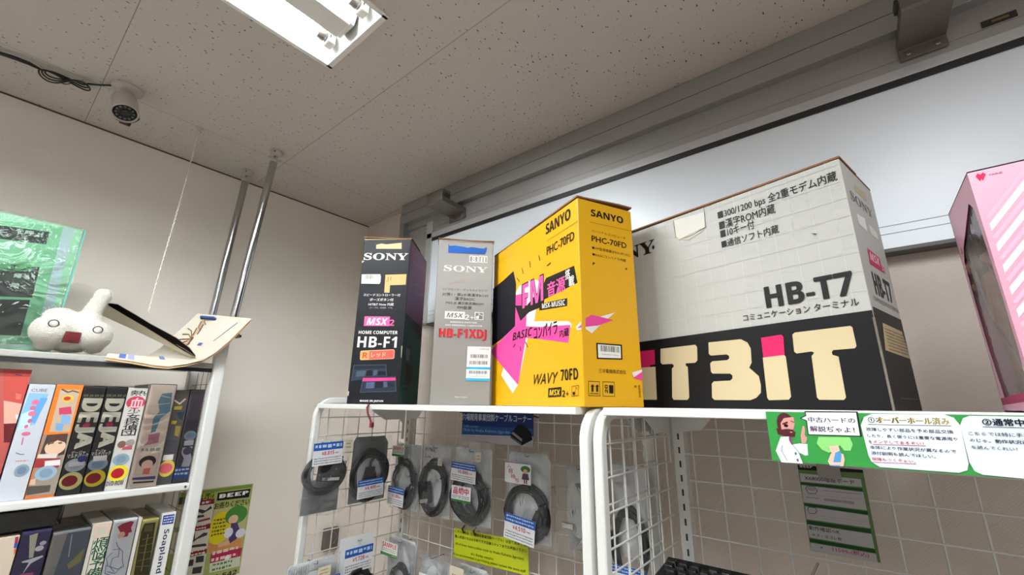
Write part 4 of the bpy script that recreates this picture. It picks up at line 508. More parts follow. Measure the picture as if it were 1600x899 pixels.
m = MB(); side = Vector((1, 0, 0)); dn = ax.cross(side).normalized()
if dn.z > 0: dn = -dn
u_ = ax.cross(dn).normalized()
if u_.x < 0: u_ = -u_
for k in range(4): m.tube([B0+ax*(.040+k*.005)+(dn*math.cos(a)+u_*math.sin(a))*.0315 for a in [-.35+i*.16 for i in range(12)]], .0030, M_DARK, 6)
m.box((-.012, -.006, -.010), (.012, .006, .010), M_DARK, Matrix.Translation(B0+ax*.046+dn*.033+side*.010), .002)
m.build('sun_visor_clamp', t)

m = MB(); zc = ZC-.013
path = [(-.30, 1.60), (-.20, 1.575), (-.094, 1.548), (-.071, 1.546), (-.05, 1.552)]
m.tube([(x, y, zc) for x, y in path], [.0028, .0028, .0055, .0050, .0028], M_CABLE, 8)
for s in range(3):      # figure of eight bundle
    pts = []
    for k in range(40):
        a = 2*math.pi*k/40; L = .040+.0045*s; w = .0100+.0060*s
        u = L*math.sin(a); v = w*math.sin(2*a)
        ca, sa = math.cos(-.36), math.sin(-.36)
        pts.append((-.004+u*ca-v*sa, 1.545+u*sa+v*ca, zc-.004*s+.0035*math.cos(a)))
    m.tube(pts, .0021, M_CABLE, 7, closed=True)
m.tube([(.036, 1.526, zc), (.055, 1.510, zc+.001), (.076, 1.495, zc+.006), (.083, 1.490, zc+.008)], .0026, M_CABLE, 7)
m.tube([(-.010, 1.555, zc-.012), (-.003, 1.552, zc-.014), (.004, 1.560, zc-.004), (.006, 1.572, zc+.004)], .0014, M_CABLE, 6)
tag(m.build('camera_cable'), 'black cable bundled in a figure of eight beside the camera', 'cable')

# ------------------------------------------------------------------ pull cord
m = MB(); pts = []
for k in range(160):
    s = k/159; z = ZC-.012-s*.600
    pts.append((.297+.0012*math.sin(s*260)-.014*s+.002*math.sin(s*5), 1.532+.0012*math.cos(s*260), z))
m.tube(pts, .0019, mat('white_twisted_cord', '#d8d2c8', .9, bump=.4, bscale=300), 6)
c = thing('pull_cord', 'thin white twisted cord hanging from a ceiling hook', 'cord', (0, 0, 0))
m.build('cord', c)
m = MB(); m.lathe([(.010, ZC-.0005), (.010, ZC-.003), (.004, ZC-.006), (.003, ZC-.014)], M_CAMW, (.297, 1.532, 0), (0, 0, 1), 16); m.build('ceiling_hook', c)

# ------------------------------------------------------------------ chrome tension poles
def tension_pole(label, x, y, xb, zb):
    t = thing('tension_pole', label, 'pole', (x, y, ZC), 0, None)
    d = Vector((xb-x, 0, zb-ZC)); L = d.length; d.normalize()
    m = MB(); m.lathe([(.020, -.0005), (.021, -.006), (.016, -.014), (.007, -.020)], M_CAMW, (0, 0, 0), (0, 0, 1), 20); m.lathe([(.0025, 0), (.0025, .002)], M_GROOVE, (-.010, -.015, -.009), (-.5, -.8, -.2), 8)
    m.build('ceiling_foot', t)
    m = MB(); m.tube([d*.016, d*.040], .0048, M_STEEL, 10); m.build('adjusting_screw', t)
    m = MB(); m.box((-.022, -.004, -.034), (.022, .004, -.028), M_CAMW, bev=.002); m.box((-.004, -.018, -.034), (.004, .018, -.028), M_CAMW, bev=.002); m.build('wing_nut', t)
    m = MB(); m.tube([d*.036, d*.046], .0128, M_CAMW, 18); m.build('end_cap', t)
    m = MB(); m.tube([d*.046, d*L], .0115, M_CHROME, 24); m.build('chrome_pole', t)
tension_pole('chrome ceiling pole in front, the longer looking of the two', .510, 1.473, .470, 1.932)
tension_pole('chrome ceiling pole standing behind, nearer the left wall', .503, 1.700, .478, 1.932)

# ------------------------------------------------------------------ left display shelf
t = thing('display_shelf', 'white steel shelf unit holding boxed software by the left wall', 'shelf', (.458, 1.473, 0))
ox, oy = .458, 1.473
def L_(x, y, z): return (x-ox, y-oy, z)
for (x0, y0) in ((.443, 1.458), (.448, 1.685), (-.62, 1.458), (-.62, 1.685)):
    m = MB(); m.box(L_(x0, y0, 0), L_(x0+.030, y0+.030, 1.932), M_WHITE, bev=.005); p_ = m.build('post', t)
    m = MB(); m.box(L_(x0-.001, y0-.001, 1.932), L_(x0+.031, y0+.031, 1.938), M_SHELFG, bev=.002); m.build('post_cap', p_)
def shelf(z0, z1, ma, lip):
    m = MB(); m.box(L_(-.59, 1.466, z0), L_(.4425, 1.714, z1), ma, bev=.003)
    if lip: m.box(L_(-.59, 1.468, z0-.010), L_(.4425, 1.476, z0), M_BLACK)
    m.build('shelf_board', t)
shelf(1.842, 1.8575, M_SHELFG, True)
shelf(1.519, 1.5350, M_WHITE, False)
shelf(1.209, 1.2245, M_WHITE, False)
m = MB()
for k in range(4): m.wire(L_(.462, 1.515+k*.045, 1.02), L_(.462, 1.515+k*.045, 1.838), .0010, M_STEEL, 5)
for k in range(16): m.wire(L_(.462, 1.488, 1.05+k*.05), L_(.462, 1.69, 1.05+k*.05), .0010, M_STEEL, 5)
m.build('side_grid', t)
m = MB(); m.lathe([(.0028, 0), (.0028, .0015)], M_GROOVE, L_(.4325, 1.466, 1.5275), (0, -1, 0), 10); m.build('fixing_screw', t)
m = MB(); m.box(L_(.474, 1.462, 1.938), L_(.496, 1.480, 1.952), M_STEEL, bev=.002); m.box(L_(.490, 1.466, 1.941), L_(.503, 1.476, 1.949), M_DARK, bev=.002); m.build('pole_clamp', t)

# ------------------------------------------------------------------ poster on the left wall
x0, z0, w_, h_ = .5175, 1.176, .220, .2865
m = MB(); m.box((0, 0, 0), (w_, .0012, h_), mat('green_poster_paper', '#98a35a', .5))
fr = frame((0, 0, 0), (1, 0, 0), (0, 0, 1))
m.box((.004, -.0001, h_-.012), (w_-.004, .0002, h_-.003), ink('#6f8a35'))
n = draw(m, fr, PRINTS['poster'])
BM = {'B': ['1111.', '11.11', '1111.', '11.11', '1111.'], 'E': ['11111', '11...', '1111.', '11...', '11111'], 'P': ['1111.', '11.11', '1111.', '11...', '11...']}
def pixel_word(m, fr, n, word, u0, v0, u1, v1, ma):
    cw = (u1-u0)/(len(word)*6-1); ch = (v1-v0)/5; O, U, V, N = fr
    for i, c in enumerate(word):
        for r, row in enumerate(BM[c]):
            for q, b in enumerate(row):
                if b == '1':
                    a = u0+(i*6+q)*cw; e = v1-(r+1)*ch
                    m.poly([O+U*x+V*y+N*n for x, y in ((a, e), (a+cw*1.02, e), (a+cw*1.02, e+ch*1.02), (a, e+ch*1.02))], ma)
b = PRINTS['poster_beep']
pixel_word(m, fr, n, 'BEEP', b[0]+.004, b[1]+.004, b[2]-.002, b[3]-.002, ink('#e8e6e0'))
letters(m, fr, n, '042-542', .110, .0015, .211, .0115, ink('#26262a'), 'b')
o = m.build('poster'); o.location = (x0, YL-.0014, z0)
tag(o, 'green shop flyer with dark red headings taped to the left wall', 'poster')

# wall socket seen through the mesh
t = thing('wall_socket', 'dark grey socket box on the wall behind the wire mesh', 'socket', (1.058, YL, 1.178))
m = MB(); m.box((-.026, -.024, 0), (.036, 0, .080), mat('dark_grey_plastic', '#5a554e', .5), bev=.004); m.build('box', t)
m = MB(); m.tube([(.006+.016*math.cos(a), -.026, .044+.022*math.sin(a)) for a in [k*.4-1.4 for k in range(9)]], .002, M_STEEL, 6); m.build('latch_ring', t)

# ================================================================== goods on the left shelf
def vcell(m, w, d, h, ma, spine=None, bev=.0012):
    m.box((0, 0, 0), (w, d, h), ma, bev=bev)
ROW1 = [('#a64c46', 'tall salmon red software box at the far left of the upper row'),
        ('#bcc0c8', 'white software box with a blue sky spine on the upper row'),
        ('#b9652b', 'orange framed software box showing a brown haired face'),
        ('#101012', 'black box with big white letters next to the orange box'),
        ('#101012', 'black box with big white letters next to the white spine'),
        ('#c2c0bb', 'white software box with black vertical title on the upper row'),
        ('#bdb1a6', 'wide cream software box standing forward on the upper row'),
        ('#3a3734', 'dark brown software box with a red and yellow seal'),
        ('#302c34', 'dark purple software box beside the right shelf post')]
BX = [(.0400, .0930, .281), (.0955, .1380, .2495), (.1395, .1855, .2510), (.1875, .2280, .2475), (.2295, .2695, .2475), (.2710, .3115, .2470), (.3130, .3695, .2575), (.3715, .4060, .2450), (.4075, .4415, .2460)]
for i, ((xa, xb, h), (c, lab)) in enumerate(zip(BX, ROW1)):
    yb = 1.490 if i != 6 else 1.4780
    t = thing('software_box', lab, 'box', (xa, yb, 1.5352), 0, 'boxed software on the upper shelf row')
    w = xb-xa; m = MB()
    m.box((0, .0008, 0), (w, .180, h), mat('card_'+c[1:], c, .45, vary=.03), bev=.0012)
    fr = frame((0, 0, 0), (1, 0, 0), (0, 0, 1))
    n = draw(m, fr, PRINTS['book%d' % i], n=-.0005)
    if i in (3, 4): [letters(m, fr, n+q*2e-5, s_, .0035+a+k_, v0_+b, w-.0025+a+k_, v1_+b, ink('#d9d6c4'), 'rotd') for s_, v0_, v1_, k_ in (('DE', .1650, .2170, .0004), ('JA', .1040, .1560, -.0004)) for q, (a, b) in enumerate(((0, 0), (.0006, .0016), (-.0006, -.0016), (0, .0028), (0, -.0026)))]
    m.build('carton', t)
    if i in (3, 4, 6, 8):
        m = MB(); m.box((-.0006, -.0022, .001), (w+.0006, .1815, h+.0018), M_FILM2, bev=.002); m.build('shrink_wrap', t)

ROW2 = [('#c9b9a6', 'narrow colourful software box at the left end of the lower row', .238),
        ('#2b2352', 'deep purple software box with white lettering on the lower row', .243),
        ('#7a7c80', 'grey software package in a clear bag on the lower row', .232),
        ('#c9c4b6', 'cream software box with green vertical title on the lower row', .2385),
        ('#cdd0d4', 'white software box with a red figure and blue scribbles', .2390),
        ('#a79f58', 'dark gold software box with black pattern on the lower row', .2300),
        ('#d0cfca', 'white software box with a blue square at the top of its spine', .2390)]
RX = [(.0980, .1495), (.1515, .1975), (.2010, .2650), (.2668, .3015), (.3035, .3505), (.3605, .3955), (.4010, .4310)]
for i, ((xa, xb), (c, lab, h)) in enumerate(zip(RX, ROW2)):
    t = thing('software_box', lab, 'box', (xa, 1.490, 1.2247), 0, 'boxed software on the lower shelf row')
    w = xb-xa; m = MB()
    m.box((0, .0008, 0), (w, .175, h), mat('card_'+c[1:], c, .45, vary=.03), bev=.0012)
    fr = frame((0, 0, 0), (1, 0, 0), (0, 0, 1)); n = draw(m, fr, PRINTS['low%d' % i], n=-.0005)
    if i == 6: letters(m, fr, n, 'Soapland story', .0075, .030, .0225, .199, ink('#2f3450'), 'rotd')
    m.build('carton', t)
    if i in (1, 2, 4, 5):
        m = MB(); m.box((-.0006, -.0024, .001), (w+.0006, .177, h+.0025), M_FILM2, bev=.002); m.build('shrink_wrap', t)
t = thing('software_box', 'thin white software box between the scribbled and gold ones', 'box', (.3520, 1.490, 1.2247), 0, 'boxed software on the lower shelf row')
m = MB(); m.box((0, 0, 0), (.0075, .175, .2375), mat('card_cdc9bf', '#cdc9bf', .45), bev=.001); m.build('carton', t)
t = thing('software_box', 'black shrink wrapped box lying flat on the purple box', 'box', (-.08, 1.500, 1.4702), 0, None)
m = MB(); m.box((0, 0, 0), (.282, .19, .040), mat('card_black_gloss', '#121214', .25), bev=.002); m.build('carton', t)
m = MB(); m.box((-.002, -.003, .0006), (.290, .194, .0435), M_FILM2, bev=.003); m.build('shrink_wrap', t)

# ------------------------------------------------------------------ green instruction board
t = thing('sign_board', 'green acrylic covered instruction board behind the plush rabbit', 'sign', (-.1345, 1.576, 1.8580)); t.scale = (1.03, 1.03, 1.03)
m = MB(); m.box((0, .003, .0005), (.240, .007, .325), mat('green_print_card', '#abdcba', .5))
fr = frame((0, .003, .004), (1, 0, 0), (0, 0, 1)); draw(m, fr, PRINTS['board']); m.build('printed_card', t)
m = MB(); m.box((-.004, -.0015, 0), (.2445, .0018, .330), film_material('clear_acrylic_sheet', (.94, 1, .97), .02, .5, 16, 1.5, .03)); m.build('acrylic_cover', t)
m = MB(); m.box((.2425, -.0020, 0), (.2465, .0085, .330), mat('green_acrylic_edge', '#5fae9c', .25)); m.build('acrylic_edge', t)
m = MB(); m.box((.02, .008, .0), (.22, .060, .004), M_SHELFG); m.box((.02, .008, 0), (.22, .012, .12), M_SHELFG); m.build('stand_foot', t)

# ------------------------------------------------------------------ plush rabbit
t = thing('plush_rabbit', 'white plush rabbit with red square mouth on the shelf', 'soft toy', (.142, 1.498, 1.8640), math.radians(-4))
def blob(balls, name, parent, ma, vox=.0032, fur=0):
    bm = bmesh.new()
    for c, r, sc in balls:
        M = Matrix.Translation(Vector(c)) @ Matrix.Diagonal((r*sc[0], r*sc[1], r*sc[2], 1))
        bmesh.ops.create_icosphere(bm, subdivisions=3, radius=1, matrix=M)
    me = bpy.data.meshes.new(name); bm.to_mesh(me); bm.free()
    o = bpy.data.objects.new(name, me); COL.objects.link(o)
    r = o.modifiers.new('remesh', 'REMESH'); r.mode = 'VOXEL'; r.voxel_size = vox
    s = o.modifiers.new('smooth', 'SMOOTH'); s.factor = .6; s.iterations = 5
    tx = bpy.data.textures.new('fur_noise', 'CLOUDS'); tx.noise_scale = .006
    d_ = o.modifiers.new('fur', 'DISPLACE'); d_.texture = tx; d_.strength = .0022; d_.mid_level = .5; d_.texture_coords = 'LOCAL'
    dg = bpy.context.evaluated_depsgraph_get(); me2 = bpy.data.meshes.new_from_object(o.evaluated_get(dg))
    bpy.data.objects.remove(o)
    me2.name = name; me2.materials.clear(); me2.materials.append(ma)
    for p in me2.polygons: p.use_smooth = True
    if fur:      # short pile: thin tapered strands rooted in the surface
        rn = random.Random(11); fv = [tuple(v.co) for v in me2.vertices]; ff = [tuple(p.vertices) for p in me2.polygons]
        nf = len(ff)
        for p in list(me2.polygons):
            for _ in range(fur):
                c = Vector(p.center)+Vector((rn.uniform(-.0016, .0016), rn.uniform(-.0016, .0016), rn.uniform(-.0016, .0016)))
                d_ = (Vector(p.normal)+Vector((rn.gauss(0, .45), rn.gauss(0, .45), rn.gauss(-.25, .45)))).normalized()
                q = d_.orthogonal().normalized()*.00030; L = rn.uniform(.0022, .0046); k = len(fv)
                c = c-Vector(p.normal)*.0006
                fv += [tuple(c-q), tuple(c+q), tuple(c+d_*L)]; ff.append((k, k+1, k+2))
        me3 = bpy.data.meshes.new(name); me3.from_pydata(fv, [], ff); me3.materials.append(ma)
        me3.polygons.foreach_set('use_smooth', [i < nf for i in range(len(ff))]); me3.update(); bpy.data.meshes.remove(me2); me2 = me3
    o = bpy.data.objects.new(name, me2); COL.objects.link(o); o.parent = parent
    return o
S1 = (1, 1, 1)
blob([((-.036, -.010, .046), .0375, (1, .9, 1.0)), ((.036, -.010, .044), .0375, (1, .9, .98)), ((0, .004, .058), .042, (1.1, .80, .95)),
      ((0, -.004, .030), .026, (1.2, .9, 1)), ((-.028, .006, .082), .027, (1.15, .9, .85)), ((.022, .008, .082), .026, S1),
      ((-.040, .002, .017), .0185, (1.1, 1.1, .95)), ((.042, .002, .017), .0185, (1.1, 1.1, .95)), ((0, .015, .026), .030, (1.3, 1, .9))], 'body', t, M_FUR, .0032, 4)
ear = [((.020+.016*k/7, .010, .088+.062*k/7), .0175+.001*math.sin(k), (1, .75, 1)) for k in range(8)]
blob(ear, 'ear', t, M_FUR, .0032, 4)
m = MB(); M_RED = mat('red_felt', '#52060e', .95, bump=.4, bscale=300)
def mouth(u, v):
    x = -.0150+.029*u; z = .0180+.0265*v; return (x+.002*(v-.5), -.0365-.0025*math.sin(math.pi*u)*math.sin(math.pi*v), z)
m.grid_surface(mouth, 8, 8, M_RED); m.box((-.0150, -.036, .023), (.0110, -.020, .0435), M_RED); m.build('mouth', t)
for x, z in ((-.0370, .0595), (.0400, .0545)):
    m = MB(); m.tube([(x+.0086*math.cos(a), -.0432-.0006*math.sin(a), z+.0080*math.sin(a)) for a in [k*math.pi/12 for k in range(24)]], .0012, mat('black_thread', '#2a2a2c', .8), 6, closed=True)
    e = m.build('eye', t)
    m = MB(); m.lathe([(.0062, .0), (.0058, .0012), (.002, .0018)], mat('white_felt', '#d5d2ca', .9), (x, -.0412, z), (0, -1, 0), 18); m.build('felt_disc', e)

# ------------------------------------------------------------------ paper bags
M_PAPER = mat('cream_kraft_paper', '#d6cdb6', .7, vary=.03, bump=.1, bscale=20)
M_PAPERW = mat('white_bag_paper', '#b5afa0', .6, vary=.02, bump=.1, bscale=15)
M_PIN = mat('dark_brown_bag_lining', '#2a1d18', .8)
M_TAN = mat('tan_paper_lining', '#c89b68', .8)
t = thing('paper_bag', 'cream paper bag leaning open with its dark brown lining showing', 'bag', (.20, 1.50, 1.8655))
def sheet(m, prof, y0, y1, ma, th=.0007, sk=0.0):
    k = len(prof); vs = []
    for q in range(5):
        s = q/4
        for x, z in prof:
            x = -.016+(x+.016)*.955
            fr_ = (x+.016)/.248; yf_ = 1.540-.092*fr_; b_k = y0+(y1-y0)*s*(.62-.61*fr_)
            vs.append(((.20+x)*yf_/1.5-.20-.15*max(0, b_k), yf_+b_k-1.50, (.112+z)*yf_/1.5-.112))
    m.add(vs, [(j*k+i, j*k+i+1, (j+1)*k+i+1, (j+1)*k+i) for j in range(4) for i in range(k-1)], ma, True)
lo = [(-.016, .127), (.030, .103), (.080, .078), (.140, .046), (.190, .018), (.205, .0115), (.214, .0105)]
hi = [(-.016, .130), (.010, .130), (.054, .108), (.090, .089), (.156, .059), (.194, .034), (.214, .0125)]
m = MB(); sheet(m, lo, -.005, .190, M_PAPER, sk=.02); sheet(m, [(x, z-.0012) for x, z in lo], -.005, .190, M_PAPER, sk=.02)
k = len(lo); m.build('outer_sheet', t)
m = MB(); sheet(m, [(x, z+.001) for x, z in lo], -.002, .188, M_PIN, sk=.02); sheet(m, [(x, z-.001) for x, z in hi], -.002, .188, M_PIN, sk=.02)
mid = [((a[0]+b[0])/2, (a[1]+b[1])/2) for a, b in zip(lo, hi)]
sheet(m, mid, .004, .18, M_PIN, sk=.02); m.build('lining', t)
m = MB(); sheet(m, hi, -.004, .190, M_PAPER, sk=.02); m.build('upper_sheet', t)
m = MB(); sheet(m, [(.160, .040), (.182, .029), (.190, .022), (.208, .0125)], -.004, .02, M_PAPER); sheet(m, [(.166, .035), (.190, .025), (.210, .0120)], -.0045, .02, M_PAPER); m.build('gusset_fold', t)

t = thing('paper_bag', 'white paper bag lying flat with its printed end bent upward', 'bag', (.20, 1.455, 1.8580))
front = [(.0063, .007, -.0111), (.0512, .000, -.0158), (.1033, -.007, -.0237), (.1327, -.011, -.0252), (.1695, -.017, -.016), (.2073, -.023, -.0011), (.2347, -.031, .0261), (.2592, -.039, .0596), (.2837, -.047, .1000), (.3029, -.053, .1314)]
back = [(.034, .155, .001), (.048, .155, .001), (.062, .155, .001), (.075, .150, .002), (.095, .130, .004), (.112, .105, .012), (.130, .085, .034), (.150, .075, .070), (.175, .070, .108), (.195, .065, .143)]
def bag_point(i, s, off):
    k = min(int(i), 8); w_ = i-k
    F_ = [front[k][q]*(1-w_)+front[k+1][q]*w_ for q in range(3)]; B_ = [back[k][q]*(1-w_)+back[k+1][q]*w_ for q in range(3)]
    g = max(0, min(1, (i-4)/3))
    E_ = [F_[q]*.88+B_[q]*.12 for q in range(3)]; E_[1] = E_[1]*g+.0075*(1-g); E_[2] = E_[2]*g+(.0012+max(0, F_[2]))*(1-g)
    if s < .12: t_ = s/.12; P_ = [F_[q]*(1-t_)+E_[q]*t_ for q in range(3)]
    else: t_ = (s-.12)/.88; P_ = [E_[q]*(1-t_)+B_[q]*t_ for q in range(3)]
    return Vector(P_)+Vector((-.55, -.25, .55))*off*g+Vector((0, -.15, 1))*off*(1-g)
def strip(m, off, ma, s0=0.0, s1=1.0, i0=0.0, i1=9.0):
    m.grid_surface(lambda a, b: bag_point(i0+(i1-i0)*a, s0+(s1-s0)*b, off), 27, 10, ma)
m = MB(); strip(m, .0060, M_PAPERW); b_ = m.build('inner_sheet', t)
m = MB(); strip(m, .0036, M_TAN, .01, 1, .1, 8.9); m.build('lining', t)
m = MB(); strip(m, .0002, M_PAPERW); strip(m, .0012, M_TAN, .0, 1, .05, 8.97); m.build('outer_sheet', t)
m = MB()
def pq(s, v): return bag_point(5+4*v, s, .0085)
def pp(pts, c): m.poly([pq(s, v) for s, v in pts], ink(c))
pp([(.56, .16), (.64, .17), (.68, .45), (.72, .62), (.80, .84), (.74, .86), (.68, .66), (.61, .42)], '#a98c6c')
pp([(.70, .14), (.78, .15), (.76, .30), (.70, .28)], '#cdb884')
def vine(pts, w, c):
    P_ = [pq(s, v) for s, v in pts]
    m.tube(P_, w, ink(c), 4, smooth=False)
for sg in (((.66, .48), (.76, .55), (.86, .54)), ((.66, .50), (.78, .62), (.88, .66)), ((.68, .54), (.74, .68)), ((.66, .46), (.80, .44), (.86, .40)), ((.58, .34), (.66, .50)), ((.62, .56), (.70, .76)), ((.66, .42), (.74, .36)), ((.58, .24), (.63, .50)), ((.74, .84), (.66, .76)), ((.78, .82), (.73, .70), (.64, .64))): vine(sg, .0016, '#6d5648')
pp([(.36, .34), (.43, .34), (.44, .40), (.37, .40)], '#4a5a8a')
vine([(.24, .46), (.16, .86)], .0006, '#5a6ea0')
m.build('printed_picture', b_)
m = MB(); hp = [bag_point(5+4*v, s, k) for s, v, k in ((.60, .905, .007), (.61, .90, .013), (.68, .885, .016), (.76, .885, .016), (.83, .90, .013), (.84, .905, .007))]
m.tube(hp, .0042, mat('navy_rope', '#223f78', .8, bump=.4, bscale=250), 10); m.build('rope_handle', t)
for i0, i1, s0, s1, c in ((.55, .85, .03, .11, '#45589a'), (.95, 1.2, .03, .11, '#8f8fb8'), (2.5, 2.9, .08, .13, '#5d6a94')):
    m = MB(); m.poly([bag_point(i, s, .0072) for i, s in ((i0, s0), (i1, s0), (i1, s1), (i0, s1))], ink(c)); m.build('blue_print', b_)

# ================================================================== shop racks on the right
XB = .936
def arc_path(y, ztop, x0=.629, x1=.945, r=.045):
    zc = ztop-.009; p = [(x0, y, 0.0), (x0, y, .8), (x0, y, zc-r)]
    for k in range(1, 11):
        a = math.pi/2*k/10; p.append((x0+r-r*math.cos(a), y, zc-r+r*math.sin(a)))
    p.append((x1, y, zc)); return p
def shop_rack(label, ya, yb, zta, ztb, lower):
    t = thing('mesh_rack', label, 'rack', (.629, (ya+yb)/2, 0))
    ox, oy = .629, (ya+yb)/2
    def sub(m): m.v = [(x-ox, y-oy, z) for x, y, z in m.v]; return m
    for y, zt in ((ya, zta), (yb, ztb)):
        m = MB(); m.sweep_rect(arc_path(y, zt), .018, .016, (0, 1, 0), M_WHITE); sub(m).build('side_frame', t, .003)
        m = MB()
        for k in range(6): m.wire((.664+.049*k, y, .35), (.664+.049*k, y, zt-.018), .0016, M_WHITE)
        for k in range(27): m.wire((.630, y-.003, zt-.055-.0487*k), (.932, y-.003, zt-.055-.0487*k), .0016, M_WHITE)
        sub(m).build('side_grid', t)
    m = MB(); yl, yr = max(ya, yb)-.02, min(ya, yb)+.02
    k = 0
    while yl-.026-.0487*k > yr:
        y = yl-.026-.0487*k; m.wire((XB, y, .35), (XB, y, 1.728), .0016, M_WHITE); k += 1
    for k in range(28): m.wire((XB-.003, yl, 1.707-.0487*k), (XB-.003, yr, 1.707-.0487*k), .0016, M_WHITE)
    sub(m).build('back_grid', t)
    for s, y in ((-1, max(ya, yb)-.010), (1, min(ya, yb)+.010)):
        y0, y1 = (y-.022, y) if s < 0 else (y, y+.022)
        m = MB(); m.box((.928, y0, 0), (.955, y1, 1.7345), M_WHITE, bev=.0015)
        for k in range(44): m.box((.9276, y0+.0025+(.008 if s > 0 else 0)+.006, 1.685-.0262*k), (.9282, y0+.0025+(.008 if s > 0 else 0)+.0095, 1.697-.0262*k), M_GROOVE)
        sub(m).build('slotted_post', t)
        # shelf bracket plates in the corner under the top board
        m = MB(); yy = y+(-.004 if s > 0 else .004)
        m.add([(.928, yy, 1.7350), (.800, yy, 1.7350), (.800, yy, 1.728), (.850, yy, 1.700), (.905, yy, 1.700), (.918, yy, 1.690), (.918, yy, 1.640), (.928, yy, 1.640)], [list(range(8))], M_WHITE)
        sg = 1 if s > 0 else -1
        m.add([(.9275, y0, 1.7350), (.9275, y0+sg*.058, 1.7350), (.9275, y0+sg*.058, 1.728), (.9275, y0+sg*.036, 1.704), (.9275, y0+sg*.022, 1.704), (.9275, y0, 1.70)], [list(range(6))], M_WHITE)
        b = sub(m).build('shelf_bracket', t); so = b.modifiers.new('thickness', 'SOLIDIFY'); so.thickness = .0015
    m = MB(); m.box((.620, yr-.008, 1.7355), (.925, yl+.008, 1.7472), M_WHITE, bev=.0015); sub(m).build('top_shelf', t)
    if lower:
        m = MB(); m.box((.715, yr, 1.452), (.925, yl, 1.4640), M_WHITE, bev=.0015); sub(m).build('lower_shelf', t)
    return t
shop_rack('white wire mesh rack hung with bagged cables under three boxes', 1.190, .350, 1.7650, 1.7470, False)
shop_rack('white wire mesh rack with green banner along its top shelf', .326, -.560, 1.7470, 1.7470, True)

# ------------------------------------------------------------------ computer cartons on top of the racks
ZS = 1.7475
def carton_box(w, d, h, ma):
    m = MB(); m.box((0, 0, 0), (w, d, h), ma, bev=.0018); return m
def flaps(t, w, d, h, over=.002, lift=.004, seed=1):
    r = random.Random(seed)
    m = MB()
    def tilt(x, y): return h+.0006+lift*max(0, 1-y/(d*.5))*(.55+.45*math.sin(3.3*x/w+seed))
    def up(u, v): x = -over+u*(w+2*over); y = -over*.4+v*d*.5; return (x, y, tilt(x, y)+.0028)
    def dn(u, v): x = -over+u*(w+2*over); y = -over*.4+v*d*.5; return (x, y, tilt(x, y))
    m.grid_surface(up, 8, 6, M_KRAFT, False); m.grid_surface(dn, 8, 6, M_KRAFT, False)
    e = [(up(i/8, 0), dn(i/8, 0)) for i in range(9)]
    for a, b in zip(e[:-1], e[1:]): m.poly([a[1], b[1], b[0], a[0]], M_KRAFT)
    for u in (0, 1):
        e = [(up(u, j/6), dn(u, j/6)) for j in range(7)]
        for a, b in zip(e[:-1], e[1:]): m.poly([a[1], b[1], b[0], a[0]], M_KRAFT)
    m.box((0, d*.5, h+.0004), (w, d, h+.0030), M_KRAFT)
    m.build('top_flap', t)
FRONT = lambda: frame((0, 0, 0), (1, 0, 0), (0, 0, 1))

# black upright box
w, h, d = .1366, .4598, .21
t = thing('computer_box', 'black upright computer box at the left end of the rack top', 'box', (.632, 1.0524, ZS), math.radians(-52.35))
M_BK = mat('navy_black_print', '#0f1015', .5, vary=.15, vscale=12, spec=.2)
m = carton_box(w, d, h, M_BK); stick = [i for i in PRINTS['f1'] if i[-1] in ('#ded9c8',) or i[0] == 'b']
n = draw(m, FRONT(), [i for i in PRINTS['f1'] if i not in stick])
sf = frame((w, 0, 0), (0, 1, 0), (0, 0, 1))    # right side: maroon over green
draw(m, sf, [['r', 0, h*.515, d, h, '#6c3658'], ['r', 0, 0, d, h*.515, '#0d3f36'], ['p', [[0, h*.50], [d, h*.42], [d, h*.515], [0, h*.53]], '#1a1420'],
             ['l', [[.05, h*.93], [.05, h*.74], [.16, h*.78]], '#8d5a7c', .0012], ['l', [[.03, h*.88], [.17, h*.92]], '#8d5a7c', .0012], ['l', [[.08, h*.90], [.10, h*.70], [.18, h*.74]], '#8d5a7c', .001], ['r', .035, h*.26, .075, h*.33, '#6f5a6a'], ['r', .045, h*.13, .12, h*.24, '#101014'], ['g', .02, .035, .09, .06, 2, '#0a1a18']])
m.build('carton', t)
m = MB(); draw(m, FRONT(), stick, n=n+2e-4); m.build('barcode_sticker', t)
flaps(t, w, d, h, seed=2)

# silver upright box
w, h, d = .1359, .3967, .245
t = thing('computer_box', 'silver upright computer box with red model lettering and a barcode sticker', 'box', (.660, .7607, ZS), math.radians(-43.06))
M_SV = mat('silver_print', '#8f8d88', .36, metal=.25, vary=.05, vscale=10, bump=.12, bscale=22)
m = carton_box(w, d, h, M_SV); P_ = PRINTS['xdj']
stick = []; tape = []
on = False
for i in P_:
    if i[-1] == '#e4e4de': on = True
    (stick if on and not (i[0] == 't' and i[1].startswith('Made')) and not (i[0] == 'l' and i[2] == '#b3aa9a') else tape if i[-1] == '#2a5fb0' else []).append(i)
n = draw(m, FRONT(), [i for i in P_ if i not in stick and i not in tape])
draw(m, frame((0, d, 0), (0, -1, 0), (0, 0, 1)), [['r', 0, 0, d, h, '#2f3346'], ['p', [[0, h*.5], [d*.6, h*.75], [d, h*.72], [d, h*.86], [0, h*.8]], '#3d5aa0'], ['r', d*.8, h*.05, d, h*.22, '#5d2440']])
m.build('carton', t)
m = MB(); draw(m, FRONT(), stick, n=n+1e-4); m.build('price_sticker', t)
m = MB(); draw(m, FRONT(), tape, n=n+1e-4); m.build('blue_tape', t)
flaps(t, w, d, h, seed=3)

